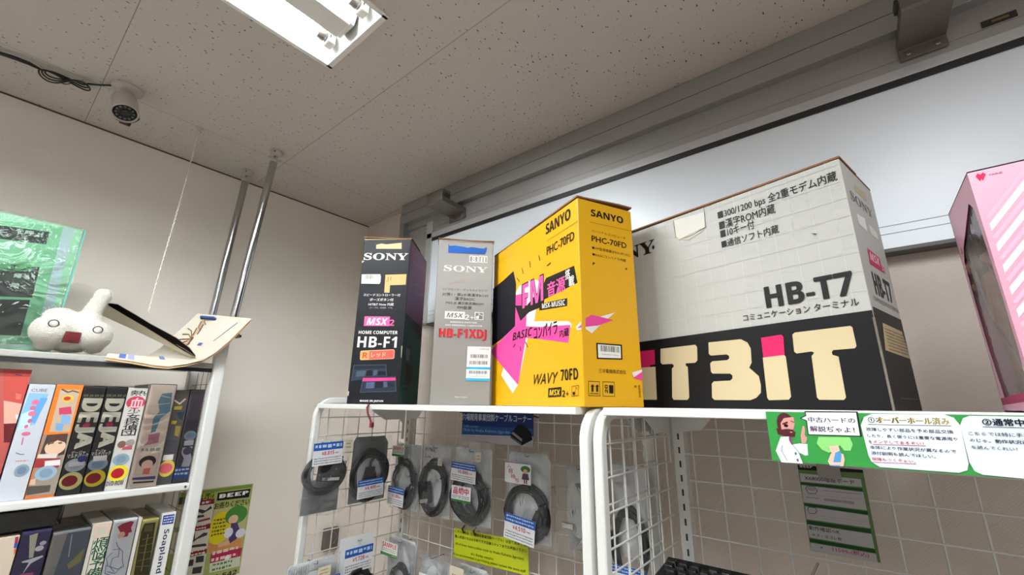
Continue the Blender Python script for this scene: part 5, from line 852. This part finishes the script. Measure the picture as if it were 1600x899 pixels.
# yellow box
w, h, d = .1272, .3728, .371
t = thing('computer_box', 'yellow computer box with pink splashes in the middle of the rack top', 'box', (.632, .3522, ZS), math.radians(-24.9))
M_YE = mat('yellow_print', '#d6a006', .4, vary=.04, vscale=9, bump=.08, bscale=15)
m = carton_box(w, d, h, M_YE)
draw(m, FRONT(), PRINTS['san_f'])
draw(m, frame((0, .3745, 0), (0, -1, 0), (0, 0, 1)), PRINTS['san_l'])
m.build('carton', t); flaps(t, w, d, h, lift=.006, seed=5)

# big grey and black box
w, h, d = .42, .3548, .1579
ang = math.radians(-13.7); dx = Vector((math.sin(ang), -math.cos(ang)))
t = thing('computer_box', 'large grey and black computer box with giant cream lettering', 'box', (.725-dx.x*w, -.0297-dx.y*w, ZS), ang-math.pi/2)
M_GY = mat('grey_print', '#a7a6a0', .5, vary=.03, vscale=7, bump=.1, bscale=14)
m = carton_box(w, d, h, M_GY)
gl = []
for k in range(1, 16): gl.append(['r', k*.0272-.006, 0, k*.0272-.0052, h, '#bab9b3'])
for k in range(1, 9): gl.append(['r', 0, .128+k*.0272, w, .1288+k*.0272, '#bab9b3'])
P7 = [list(i) for i in PRINTS['t7_f']]
for i in P7:
    if i[0] == 't' and i[1].startswith('■300'): i[3], i[5] = .3195, .3375
    if i[0] == 't' and i[1] == 'SONY': i[3], i[5] = .2985, .3260; i[2] = -.034+.0; i[4] = .1066
n = draw(m, FRONT(), gl)
n = draw(m, FRONT(), P7, n=n)
draw(m, frame((w, 0, 0), (0, 1, 0), (0, 0, 1)), PRINTS['t7_s'])
m.box((w-.0012, -.0012, .0), (w+.0012, .0012, .118), mat('worn_corner_board', '#6a6256', .9, vary=.5, vscale=90))
m.build('carton', t); flaps(t, w, d, h, over=.001, lift=.003, seed=8)

# pink figure box with windows
w, h, d = .30, .2635, .140
t = thing('figure_box', 'pink windowed figure box at the right edge on the rack top', 'box', (.660, -.135, ZS), -math.pi/2)
M_PK = mat('pink_print', '#cd96aa', .35, vary=.03)
m = MB()
th = .0015
m.box((0, 0, 0), (w, d, th), M_PK); m.box((0, 0, h-th), (w, d, h), M_PK); m.box((0, d-th, 0), (w, d, h), M_PK); m.box((w-th, 0, 0), (w, d, h), M_PK)
def holed(fr, W_, H_, hole, ma):   # panel with a polygon opening bridged to the outline
    O, U, V, N = fr; k = len(hole)
    out = []
    cx = sum(p[0] for p in hole)/k; cy = sum(p[1] for p in hole)/k
    for u, v in hole:
        du, dv = u-cx, v-cy; s = 1e9
        if du > 1e-9: s = min(s, (W_-cx)/du)
        if du < -1e-9: s = min(s, -cx/du)
        if dv > 1e-9: s = min(s, (H_-cy)/dv)
        if dv < -1e-9: s = min(s, -cy/dv)
        out.append((cx+du*s, cy+dv*s))
    vs = [O+U*u+V*v for u, v in hole]+[O+U*u+V*v for u, v in out]
    m.add(vs, [(i, (i+1) % k, k+(i+1) % k, k+i) for i in range(k)], ma)
    cor = [(0, 0), (W_, 0), (W_, H_), (0, H_)]
    for c in cor:      # fill corners
        best = sorted(range(k), key=lambda i: (out[i][0]-c[0])**2+(out[i][1]-c[1])**2)
        for i in range(k):
            j = (i+1) % k; a, b = out[i], out[j]
            if min(abs(a[0]-c[0]), abs(b[0]-c[0])) < 1e-6 and min(abs(a[1]-c[1]), abs(b[1]-c[1])) < 1e-6 and not (abs(a[0]-b[0]) < 1e-6 or abs(a[1]-b[1]) < 1e-6):
                m.poly([O+U*a[0]+V*a[1], O+U*c[0]+V*c[1], O+U*b[0]+V*b[1]], ma)
hole_f = [(.055, .020), (.15, .018), (.275, .020), (.28, .12), (.275, .215), (.20, .222), (.09, .222), (.058, .212), (.052, .19), (.052, .10)]
holed(frame((0, 0, 0), (1, 0, 0), (0, 0, 1)), w, h, hole_f, M_PK)
fl = frame((0, d, 0), (0, -1, 0), (0, 0, 1))
hole_s = [(.020, .010), (.070, .012), (.120, .016), (.130, .06), (.131, .12), (.128, .18), (.124, .225), (.110, .236), (.030, .205), (.014, .190), (.010, .150), (.010, .08)]
holed(fl, d, h, hole_s, M_PK)
fr = FRONT(); st = []
for k in range(9):
    v = .190-k*.0240; st.append(['p', [[.005, max(v, .003)], [.005, max(v+.0085, .004)], [.046, v+.060], [.046, v+.0515]], '#e6dbe0'])
    st.append(['l', [[.006, v+.0165], [.044, v+.0645]], '#dfaabf', .0035])
st += [['p', [[.0055, .2560], [.0075, .2590], [.0095, .2568], [.0115, .2590], [.0135, .2560], [.0100, .2490], [.0090, .2525], [.0080, .2490]], '#c81e4e'], ['g', .0155, .2525, .0260, .2560, 1, '#c06a86']]
draw(m, fr, st)
draw(m, fl, [['p', [[.0, .008], [.14, .012], [.14, .022], [.0, .016]], '#8f3550']])
m.build('carton', t)
m = MB(); m.poly([Vector((u, .002, v)) for u, v in hole_f], M_FILM2); m.build('window_film', t)
m = MB(); O, U, V, N = fl; m.poly([O+U*u+V*v-N*.002 for u, v in hole_s], film_material('hazy_window_film', body=.10, bump=.3, bscale=9)); m.build('window_film', t)  # film with a thin pale diffuse body mixed in
m = MB()
edge = [(.018, .195), (.022, .150), (.030, .125), (.046, .100), (.070, .080), (.090, .060), (.104, .035), (.108, .014)]
for dd, r_ in ((0, .0016), (.012, .0010)):
    m.tube([O+U*(u+dd*.5)+V*v-N*(.006+dd) for u, v in edge], r_, film_material('blister_rim', (.9, .9, .9), .35, .1), 7)
m.grid_surface(lambda a, b: ((.085+a*.19), .03+.085*math.sin(math.pi*b)**.5, .012+b*.20), 10, 12, mat('grey_blister_card', '#a09a98', .4))
m.build('blister_tray', t)
fg = thing('figurine', 'bare legged figurine behind the side window of the pink box', 'figurine', (.772, -.166, ZS+.0150), 0)
SKIN = mat('vinyl_skin', '#b98a72', .45)
blob([((.006*math.sin(k*.5), .002*k/8, .010+.0105*k), .010+.0035*math.sin(k/9*math.pi), S1) for k in range(9)]+[((.020, .004, .010+.0105*k), .010+.0035*math.sin(k/9*math.pi), S1) for k in range(9)]+[((.010, .006, .105), .020, S1), ((.010, .006, .125), .017, S1), ((.010, .006, .142), .018, S1), ((.010, .004, .180), .020, S1), ((.010, .005, .160), .008, S1)], 'body', fg, SKIN, .003)
blob([((.012, .010, .190), .022, S1), ((.016, .016, .165), .016, S1), ((.018, .018, .140), .013, S1)], 'hair', fg, mat('brown_vinyl_hair', '#6e5040', .4), .003)
blob([((-.006, -.002, .012), .013, (1.3, 1.2, .8)), ((.020, .002, .012), .013, (1.3, 1.2, .8))], 'shoes', fg, mat('black_vinyl', '#1c1618', .3), .003)

# ------------------------------------------------------------------ red strap under the black box
t = thing('red_strap', 'dark red strap end hanging over the rack edge', 'strap', (.6155, .930, 1.7450))
m = MB(); M_RS = mat('dark_red_webbing', '#5e1a1c', .8, bump=.3, bscale=200)
m.sweep_rect([(.030, .006, .0016), (.004, .004, .0016), (-.002, .000, -.004), (-.003, -.008, -.020), (-.002, -.018, -.032), (-.003, -.024, -.040)], .0012, .008, (.1, 1, -.2), M_RS)
m.build('webbing', t)
m = MB(); m.box((-.006, -.031, -.050), (.001, -.021, -.038), mat('red_plastic_tip', '#6a1818', .4), bev=.002); m.build('tip', t)

# ================================================================== signs on the racks
m = MB(); m.box((0, -.0006, 0), (.40, .0006, .0555), mat('green_banner_card', '#2b8a3a', .35))
draw(m, frame((0, -.0006, 0), (1, 0, 0), (0, 0, 1)), PRINTS['banner'], rough=.4)
o = m.build('banner'); o.location = (.6165, .094, 1.6895); o.rotation_euler = (0, 0, -math.pi/2)
tag(o, 'green banner with white text cards on the rack shelf edge', 'banner')
t = thing('price_sheet', 'dark green handwritten price sheet hanging below the green banner', 'price tag', (.930, .1048, 1.5227), -math.pi/2); t.scale = (1.038, 1.038, 1.038)
m = MB(); m.box((0, -.0004, 0), (.0855, .0004, .127), mat('olive_card', '#4f7030', .45)); draw(m, frame((0, -.0004, 0), (1, 0, 0), (0, 0, 1)), PRINTS['price']); m.build('card', t)
m = MB(); m.box((.026, -.0016, .110), (.057, -.0008, .140), mat('grey_tape', '#8b857d', .35), bev=.0002); m.build('tape', t)
t = thing('header_sign', 'dark blue sign with pale title above the bagged cables', 'sign', (.924, .9166, 1.6485), -math.pi/2)
t.scale = (1.035, 1.035, 1.035)
m = MB(); m.box((0, -.0005, 0), (.245, .0005, .080), mat('blue_sign_card', '#1d3468', .4)); draw(m, frame((0, -.0005, 0), (1, 0, 0), (0, 0, 1)), PRINTS['blue']); m.build('card', t)
for a, b in (((-.016, .0785), (.012, .0740)), ((.232, .0745), (.262, .0680))):
    m = MB(); m.tube([(a[0], -.001, a[1]), ((a[0]+b[0])/2, -.0035, (a[1]+b[1])/2), (b[0], -.001, b[1])], .0018, M_CABLE, 6); m.build('zip_tie', t)
t = thing('notice_sign', 'bright yellow notice card below the bagged cables', 'sign', (.924, .929, 1.3520), -math.pi/2)
t.scale = (1.04, 1.04, 1.04); t.rotation_euler = (0, math.radians(-2.2), -math.pi/2)
m = MB(); m.box((0, -.0005, 0), (.242, .0005, .068), mat('yellow_notice_card', '#c3cf14', .4)); draw(m, frame((0, -.0005, 0), (1, 0, 0), (0, 0, 1)), PRINTS['yellow']); m.build('card', t)
for u in (.037, .077):
    m = MB(); m.tube([(u, -.002, .060), (u-.002, -.006, .070), (u+.004, -.001, .079)], .0022, M_CABLE, 6); m.build('zip_tie', t)

# ================================================================== bagged cables
M_CARDW = mat('white_backing_card', '#e4e7e9', .6, vary=.02); M_CARDG = mat('grey_backing_card', '#83868a', .55, vary=.04)
def label_card(t, u0, v0, u1, v1, price, y=-.0185, tilt=0, rows=2, seed=1):
    w, h = u1-u0, v1-v0
    m = MB(); m.box((0, -.0003, 0), (w, .0003, h), mat('label_paper', '#dcdde0', .4))
    fr = frame((0, -.0003, 0), (1, 0, 0), (0, 0, 1))
    it = [['r', 0, h*.66, w, h, '#2557a5']]
    it += [['g', w*.05, h*.69, w*.95, h*.97, rows, '#b9c9e2'], ['g', w*.05, h*.04, w*.95, h*.36, 3, '#7d7f88']]
    if price: it += [['t', price, w*.28, h*.41, w*.70, h*.61, '#b02040', 'b'], ['g', w*.73, h*.43, w*.86, h*.55, 1, '#b05060']]
    draw(m, fr, it, rough=.35)
    o = m.build('price_label', t); o.location = (u0, y, v0); o.rotation_euler = (0, math.radians(tilt), 0)
    return o
def small_tag(t, u0, v0, u1, v1, items, base, y=-.0190, name='sticker'):
    m = MB(); w, h = u1-u0, v1-v0
    m.box((0, -.0003, 0), (w, .0003, h), mat('paper_'+base[1:], base, .5)); draw(m, frame((0, -.0003, 0), (1, 0, 0), (0, 0, 1)), items(w, h))
    o = m.build(name, t); o.location = (u0, y, v0); return o
SAMPLE = lambda w, h: [['r', 0, 0, w, h*.20, '#3a7a3a'], ['t', 'SAMPLE', w*.07, h*.60, w*.93, h*.92, '#b5243a', 'b'], ['g', w*.08, h*.28, w*.92, h*.54, 2, '#8a8a8a'], ['g', w*.7, h*.05, w*.95, h*.15, 1, '#b9d0b9']]
SOLD = lambda w, h: [['r', 0, 0, w, h*.14, '#3a7a3a'], ['t', '品切中', w*.10, h*.48, w*.90, h*.90, '#c02a48', 3], ['t', 'OUT OF STOCK', w*.06, h*.20, w*.94, h*.40, '#55555a', 1]]
CREAM = lambda w, h: [['g', w*.2, h*.55, w*.8, h*.75, 1, '#a06a50'], ['g', w*.15, h*.2, w*.85, h*.42, 1, '#8a6a50']]
def pack(label, loc, rz, w, h, card=None, coils=(), r=.0040, seed=1, group='bagged cables hanging on the wire racks', film=True, hook=.042, plugs=(), cut=0.0):
    t = thing('cable_pack', label, 'cable pack', loc, rz, group); rn = random.Random(seed)
    if card:
        ma, cu0, cv0, cu1, cv1 = card
        m = MB(); c = cut; pts = [(cu0, cv0), (cu1, cv0), (cu1, cv1-c), (cu1-c*.7, cv1), (cu0+c*.4, cv1), (cu0, cv1-c*.6)] if c else [(cu0, cv0), (cu1, cv0), (cu1, cv1), (cu0, cv1)]
        m.prism(pts, frame((0, .009, 0), (1, 0, 0), (0, 0, 1)), -.0006, 0, ma); m.build('backing_card', t)
    for ci, (cu, cv, ru, rv, loops) in enumerate(coils):
        m = MB(); pts = []; N = 30
        ph = rn.random()*6
        for k in range(N*loops+1):
            a = 2*math.pi*k/N+ph; lp = k/N
            f = 1-.22*((lp*.618) % 1)+.04*math.sin(a*2+lp); g = 1-.20*((lp*.414+.3) % 1)+.035*math.sin(a*3+lp*2)
            y = -.0075+.013*((lp*.37) % 1)
            pts.append((cu+ru*f*math.cos(a)+.0035*math.sin(lp*1.9), y, cv+rv*g*math.sin(a)+.0045*math.cos(lp*1.3)))
        m.tube(pts, r, M_CABLE, 7); c = m.build('cable_coil', t)
        for q in (.5, 2.2):
            m = MB(); m.tube([(cu+ru*.90*math.cos(q)+.002*math.cos(b)*5, -.001+.012*math.sin(b), cv+rv*.90*math.sin(q)+.002*math.sin(q)*math.cos(b)*5) for b in [i*math.pi/6 for i in range(12)]], .0012, M_DARK, 5, closed=True); m.build('cable_tie', c)
    for (kind, u, v, a, sw, sh) in plugs:
        m = MB(); T = Matrix.Translation((u, -.004, v)) @ Matrix.Rotation(math.radians(a), 4, 'Y')
        if kind == 'plug':
            m.add([T @ Vector(q) for q in ((-sw*.5, -.006, -sh*.5), (sw*.5, -.006, -sh*.5), (sw*.28, -.005, sh*.3), (-sw*.28, -.005, sh*.3), (-sw*.5, .005, -sh*.5), (sw*.5, .005, -sh*.5), (sw*.28, .004, sh*.3), (-sw*.28, .004, sh*.3))], [(0, 1, 2, 3), (5, 4, 7, 6), (0, 4, 5, 1), (1, 5, 6, 2), (2, 6, 7, 3), (3, 7, 4, 0)], M_DARK)
            m.tube([T @ Vector((0, 0, sh*.28)), T @ Vector((0, 0, sh*.55)), T @ Vector((sw*.2, 0, sh*.8))], .0035, M_CABLE, 7)
            m.box((-sw*.42, -.004, -sh*.66), (sw*.42, .004, -sh*.5), M_STEEL, T)
        else:
            m.box((-sw/2, -.010, -sh/2), (sw/2, .006, sh/2), M_DARK, T, .003); m.box((-sw*.35, -.0106, -sh*.45), (sw*.45, -.0100, -sh*.28), M_SHELFG, T)
        m.build('connector', t)
    if film:
        m = MB(); nu, nv = 14, 18; o1, o2 = rn.random()*9, rn.random()*9
        def surf(sg):
            def fn(a, b):
                e = (max(0, math.sin(math.pi*a))**.45)*(max(0, math.sin(math.pi*b))**.35)
                wob = .0028*math.sin(9*a+o1+4*b)+.0022*math.sin(13*b+o2-5*a)
                yy = sg*(.0145*e if sg < 0 else .0125*e)+(wob*e if sg < 0 else 0)-.001
                return (a*w+.004*math.sin(7*b+o1)*(1 if a in (0, 1) else 0), yy, b*h+.004*math.sin(6*a+o2)*(1 if b in (0, 1) else 0))
            return fn
        m.grid_surface(surf(-1), nu, nv, M_FILM); m.grid_surface(surf(1), nu, nv, M_FILM); m.build('clear_bag', t)
    m = MB(); m.tube([(w/2, -.006, h-.006), (w/2, -.008, h-.011), (w/2, -.002, h-.013), (w/2, hook*.5, h-.013), (w/2, hook-.002, h-.012), (w/2, hook, h-.016)], .0011, M_STEEL, 6); m.build('hook', t)
    return t
BK = -math.pi/2
# --- left side panel (two upper packs, two lower packs)
t = pack('bagged cable with black adapter and grey card nearest the rack front', (.583, 1.140, 1.470), 0, .130, .187, (M_CARDG, .012, .004, .112, .085), [(.062, .100, .058, .046, 7)], seed=1, plugs=[('box', .070, .103, 4, .060, .044)], r=.0036)
label_card(t, .014, .122, .096, .178, '¥8,815', tilt=-2, rows=1); small_tag(t, .098, .155, .120, .182, CREAM, '#d5d0c0')
t = pack('bagged cable on a plain grey card with low price label', (.725, 1.148, 1.475), 0, .128, .183, (M_CARDG, .006, .004, .124, .180), [(.060, .076, .058, .066, 7)], seed=2, plugs=[('plug', .060, .082, 0, .046, .050)], cut=.02)
m = MB(); m.lathe([(.046, 0), (.046, .0004)], M_CARDW, (.060, .0072, .076), (0, -1, 0), 28); m.build('white_disc', t)
label_card(t, .016, .018, .100, .066, '¥4,400', tilt=-2)
t = pack('bagged item on a striped white card low on the side panel', (.580, 1.140, 1.200), 0, .138, .172, (M_CARDW, .004, 0, .134, .166), [(.066, .060, .050, .050, 5)], seed=3, cut=.012)
label_card(t, .052, .082, .128, .128, None); small_tag(t, .066, .132, .100, .154, CREAM, '#d5cdb0')
m = MB()
for k in range(9): m.box((.006+.006*k, .0075, .10), (.0075+.006*k, .0082, .158), ink('#a5a8ab'))
m.build('card_stripes', t)
t = pack('white hole card with blue price label low on the side panel', (.720, 1.146, 1.220), 0, .108, .176, (M_CARDW, 0, .02, .106, .176), [(.055, .045, .048, .050, 6)], seed=4, film=False)
label_card(t, .010, .090, .096, .150, '¥1,728', rows=1, y=-.004)
# --- back grid, upper row
def bk(u, z): return (.886, u, z)
t = pack('bagged cable with sample sticker at the left of the back mesh', bk(1.179, 1.443), BK, .128, .190, (M_CARDW, .006, .004, .122, .186), [(.064, .074, .052, .066, 6)], seed=5, plugs=[('plug', .048, .142, -25, .022, .030), ('plug', .090, .058, 30, .022, .036)], r=.0036)
label_card(t, .014, .018, .090, .068, '¥3,300', tilt=2); small_tag(t, .022, .152, .080, .182, SAMPLE, '#dcd8d2')
t = pack('bagged cable with black block plug and pen marks on the card', bk(1.048, 1.445), BK, .128, .195, (M_CARDW, .004, .004, .124, .190), [(.064, .078, .056, .070, 7)], seed=6, plugs=[('box', .038, .062, -12, .040, .056)])
m = MB(); fr = frame((0, .0082, 0), (1, 0, 0), (0, 0, 1))
for k, sg in enumerate((((.012, .176), (.018, .180), (.014, .170)), ((.022, .180), (.021, .170)), ((.026, .180), (.034, .179)), ((.030, .180), (.029, .170)), ((.036, .179), (.038, .171), (.041, .178), (.043, .171)), ((.047, .179), (.047, .171)), ((.052, .177), (.050, .172), (.056, .170)), ((.016, .162), (.014, .154), (.022, .153)), ((.024, .160), (.030, .156), (.024, .153)), ((.034, .161), (.032, .153), (.038, .155)))): stroke(m, fr, 0, sg, .0016, ink('#2a2a2e'))
m.build('pen_marks', t); small_tag(t, .098, .140, .116, .158, CREAM, '#c9c4b8')
t = pack('bagged thick cable with red sold out sticker on the back mesh', bk(.914, 1.447), BK, .146, .193, (M_CARDW, .006, .004, .140, .188), [(.074, .066, .064, .062, 9), (.074, .068, .052, .050, 4)], seed=7, plugs=[('plug', .088, .040, 130, .018, .046)])
label_card(t, .018, .108, .108, .154, '¥5,880', tilt=2); small_tag(t, .024, .058, .094, .096, SOLD, '#dfdfe2'); small_tag(t, .108, .160, .126, .182, CREAM, '#c4beb2')
t = pack('bagged black cable ring under a hand drawn card on the back mesh', bk(.722, 1.438), BK, .132, .204, (M_CARDW, .004, .006, .128, .198), [(.066, .066, .062, .060, 8)], seed=8, plugs=[('plug', .098, .064, 20, .018, .044)], cut=.016)
label_card(t, .012, .012, .100, .066, '¥4,510', tilt=5)
DRAWN = lambda w, h: [['t', '入', w*.08, h*.72, w*.24, h*.92, '#b04a6a', 1], ['t', '荷', w*.14, h*.46, w*.32, h*.70, '#b04a6a', 1], ['t', '待', w*.24, h*.22, w*.42, h*.44, '#b04a6a', 1], ['t', 'ち', w*.40, h*.06, w*.56, h*.26, '#b04a6a', 1],
                      ['e', w*.62, h*.58, w*.98, h*.92, '#3f7a3a'], ['e', w*.72, h*.54, w*.88, h*.76, '#d8a48c'], ['p', [[w*.70, h*.54], [w*.90, h*.54], [w*.94, h*.24], [w*.66, h*.24]], '#5a4a58'], ['r', w*.74, h*.04, w*.79, h*.24, '#8a5a5a'], ['r', w*.82, h*.04, w*.87, h*.24, '#8a5a5a']]
small_tag(t, .014, .132, .092, .176, DRAWN, '#dfe0e2', name='drawn_card')
t = pack('clear bag of pale cable beside the white rack frame', bk(.580, 1.440), BK, .130, .186, (mat('frosted_card', '#b8b8b6', .5), .030, .010, .130, .182), [], seed=9)
m = MB(); mc = film_material('clear_cable_sleeve', (.92, .93, .95), .45, .2, 60)
for q in range(3): m.tube([(.060+.004*q+.030*math.sin(k/12*math.pi), -.004+.002*q, .020+.125*k/12) for k in range(13)]+[(.068+.004*q+.01*k, -.002, .145-.03*k) for k in range(1, 4)], .0028, mc, 7)
m.build('pale_cable', t)
m = MB(); m.box((.020, -.004, .050), (.050, .006, .062), M_CHROME, bev=.002); m.build('metal_clip', t)
t = pack('bagged black cable seen through the side mesh of the rack', bk(.446, 1.400), BK, .088, .235, (M_CARDW, .006, .06, .082, .230), [(.044, .082, .036, .070, 7)], seed=12)
label_card(t, .008, .012, .080, .052, None)
# --- back grid, lower row
t = pack('white pouch with sample sticker in the lower row', bk(1.180, 1.180), BK, .136, .194, (M_CARDW, .004, .004, .132, .190), [(.076, .090, .036, .036, 5)], seed=10, cut=.014)
small_tag(t, .006, .146, .082, .182, SAMPLE, '#dcd8d2')
t = pack('clear bag with a green circle card in the lower row', bk(1.034, 1.170), BK, .126, .192, (M_CARDW, .006, .004, .120, .176), [(.062, .070, .046, .046, 5)], seed=11)
small_tag(t, .034, .090, .098, .146, lambda w, h: [['e', w*.42, h*.30, w*.84, h*.78, '#5a8f3a'], ['l', [[w*.16, h*.2], [w*.14, h*.75]], '#3a3a40', .0016]], '#dfe0e0', name='printed_card')
t = pack('rounded white pack with cream tag under the yellow notice', bk(.888, 1.180), BK, .128, .180, (M_CARDW, .004, .004, .124, .176), [(.064, .070, .044, .044, 5)], seed=13, cut=.030)
small_tag(t, .004, .120, .052, .176, CREAM, '#d2cab2')

# ================================================================== keyboard on the lower shelf
t = thing('keyboard', 'black computer keyboard lying on the lower rack shelf', 'keyboard', (.850, .312, 1.4645), -math.pi/2)
m = MB(); KW, KD = .390, .128
M_KB = mat('black_keyboard_plastic', '#17171a', .4)
pr = [(0, 0), (0, .026), (-.012, .030), (-.022, .026), (-.118, .014), (-KD, .010), (-KD, 0)]
vs = [(0, y, z) for y, z in pr]+[(KW, y, z) for y, z in pr]; k = len(pr)
m.add(vs, [list(range(k))[::-1], list(range(k, 2*k))]+[(i, (i+1) % k, k+(i+1) % k, k+i) for i in range(k)], M_KB); m.build('case', t, .003)
m = MB(); M_KEY = mat('black_keycap', '#1d1d20', .35)
for r_ in range(6):
    y = -.030-.0158*r_; z = .0262-.0020*r_
    x = .010+(.004*r_ if r_ in (2, 3) else 0)
    while x < KW-.018:
        wk = .0155
        if r_ == 5 and .09 < x < .13: wk = .09
        if r_ == 0 and random.random() < .14: x += .010; continue
        a = [(x, y, z), (x+wk, y, z), (x+wk, y-.0145, z-.001), (x, y-.0145, z-.001)]
        b = [(x+.002, y-.0015, z+.0085), (x+wk-.002, y-.0015, z+.0085), (x+wk-.002, y-.0120, z+.0070), (x+.002, y-.0120, z+.0070)]
        m.add(a+b, [(0, 1, 5, 4), (1, 2, 6, 5), (2, 3, 7, 6), (3, 0, 4, 7), (4, 5, 6, 7)], M_KEY); x += wk+.0030
m.build('keycaps', t, .0008)
m = MB(); m.tube([(.205, -.002, .030), (.214, .004, .045), (.222, .010, .060)], .0016, mat('grey_cord', '#7f7a74', .6), 6); m.build('cord', t)
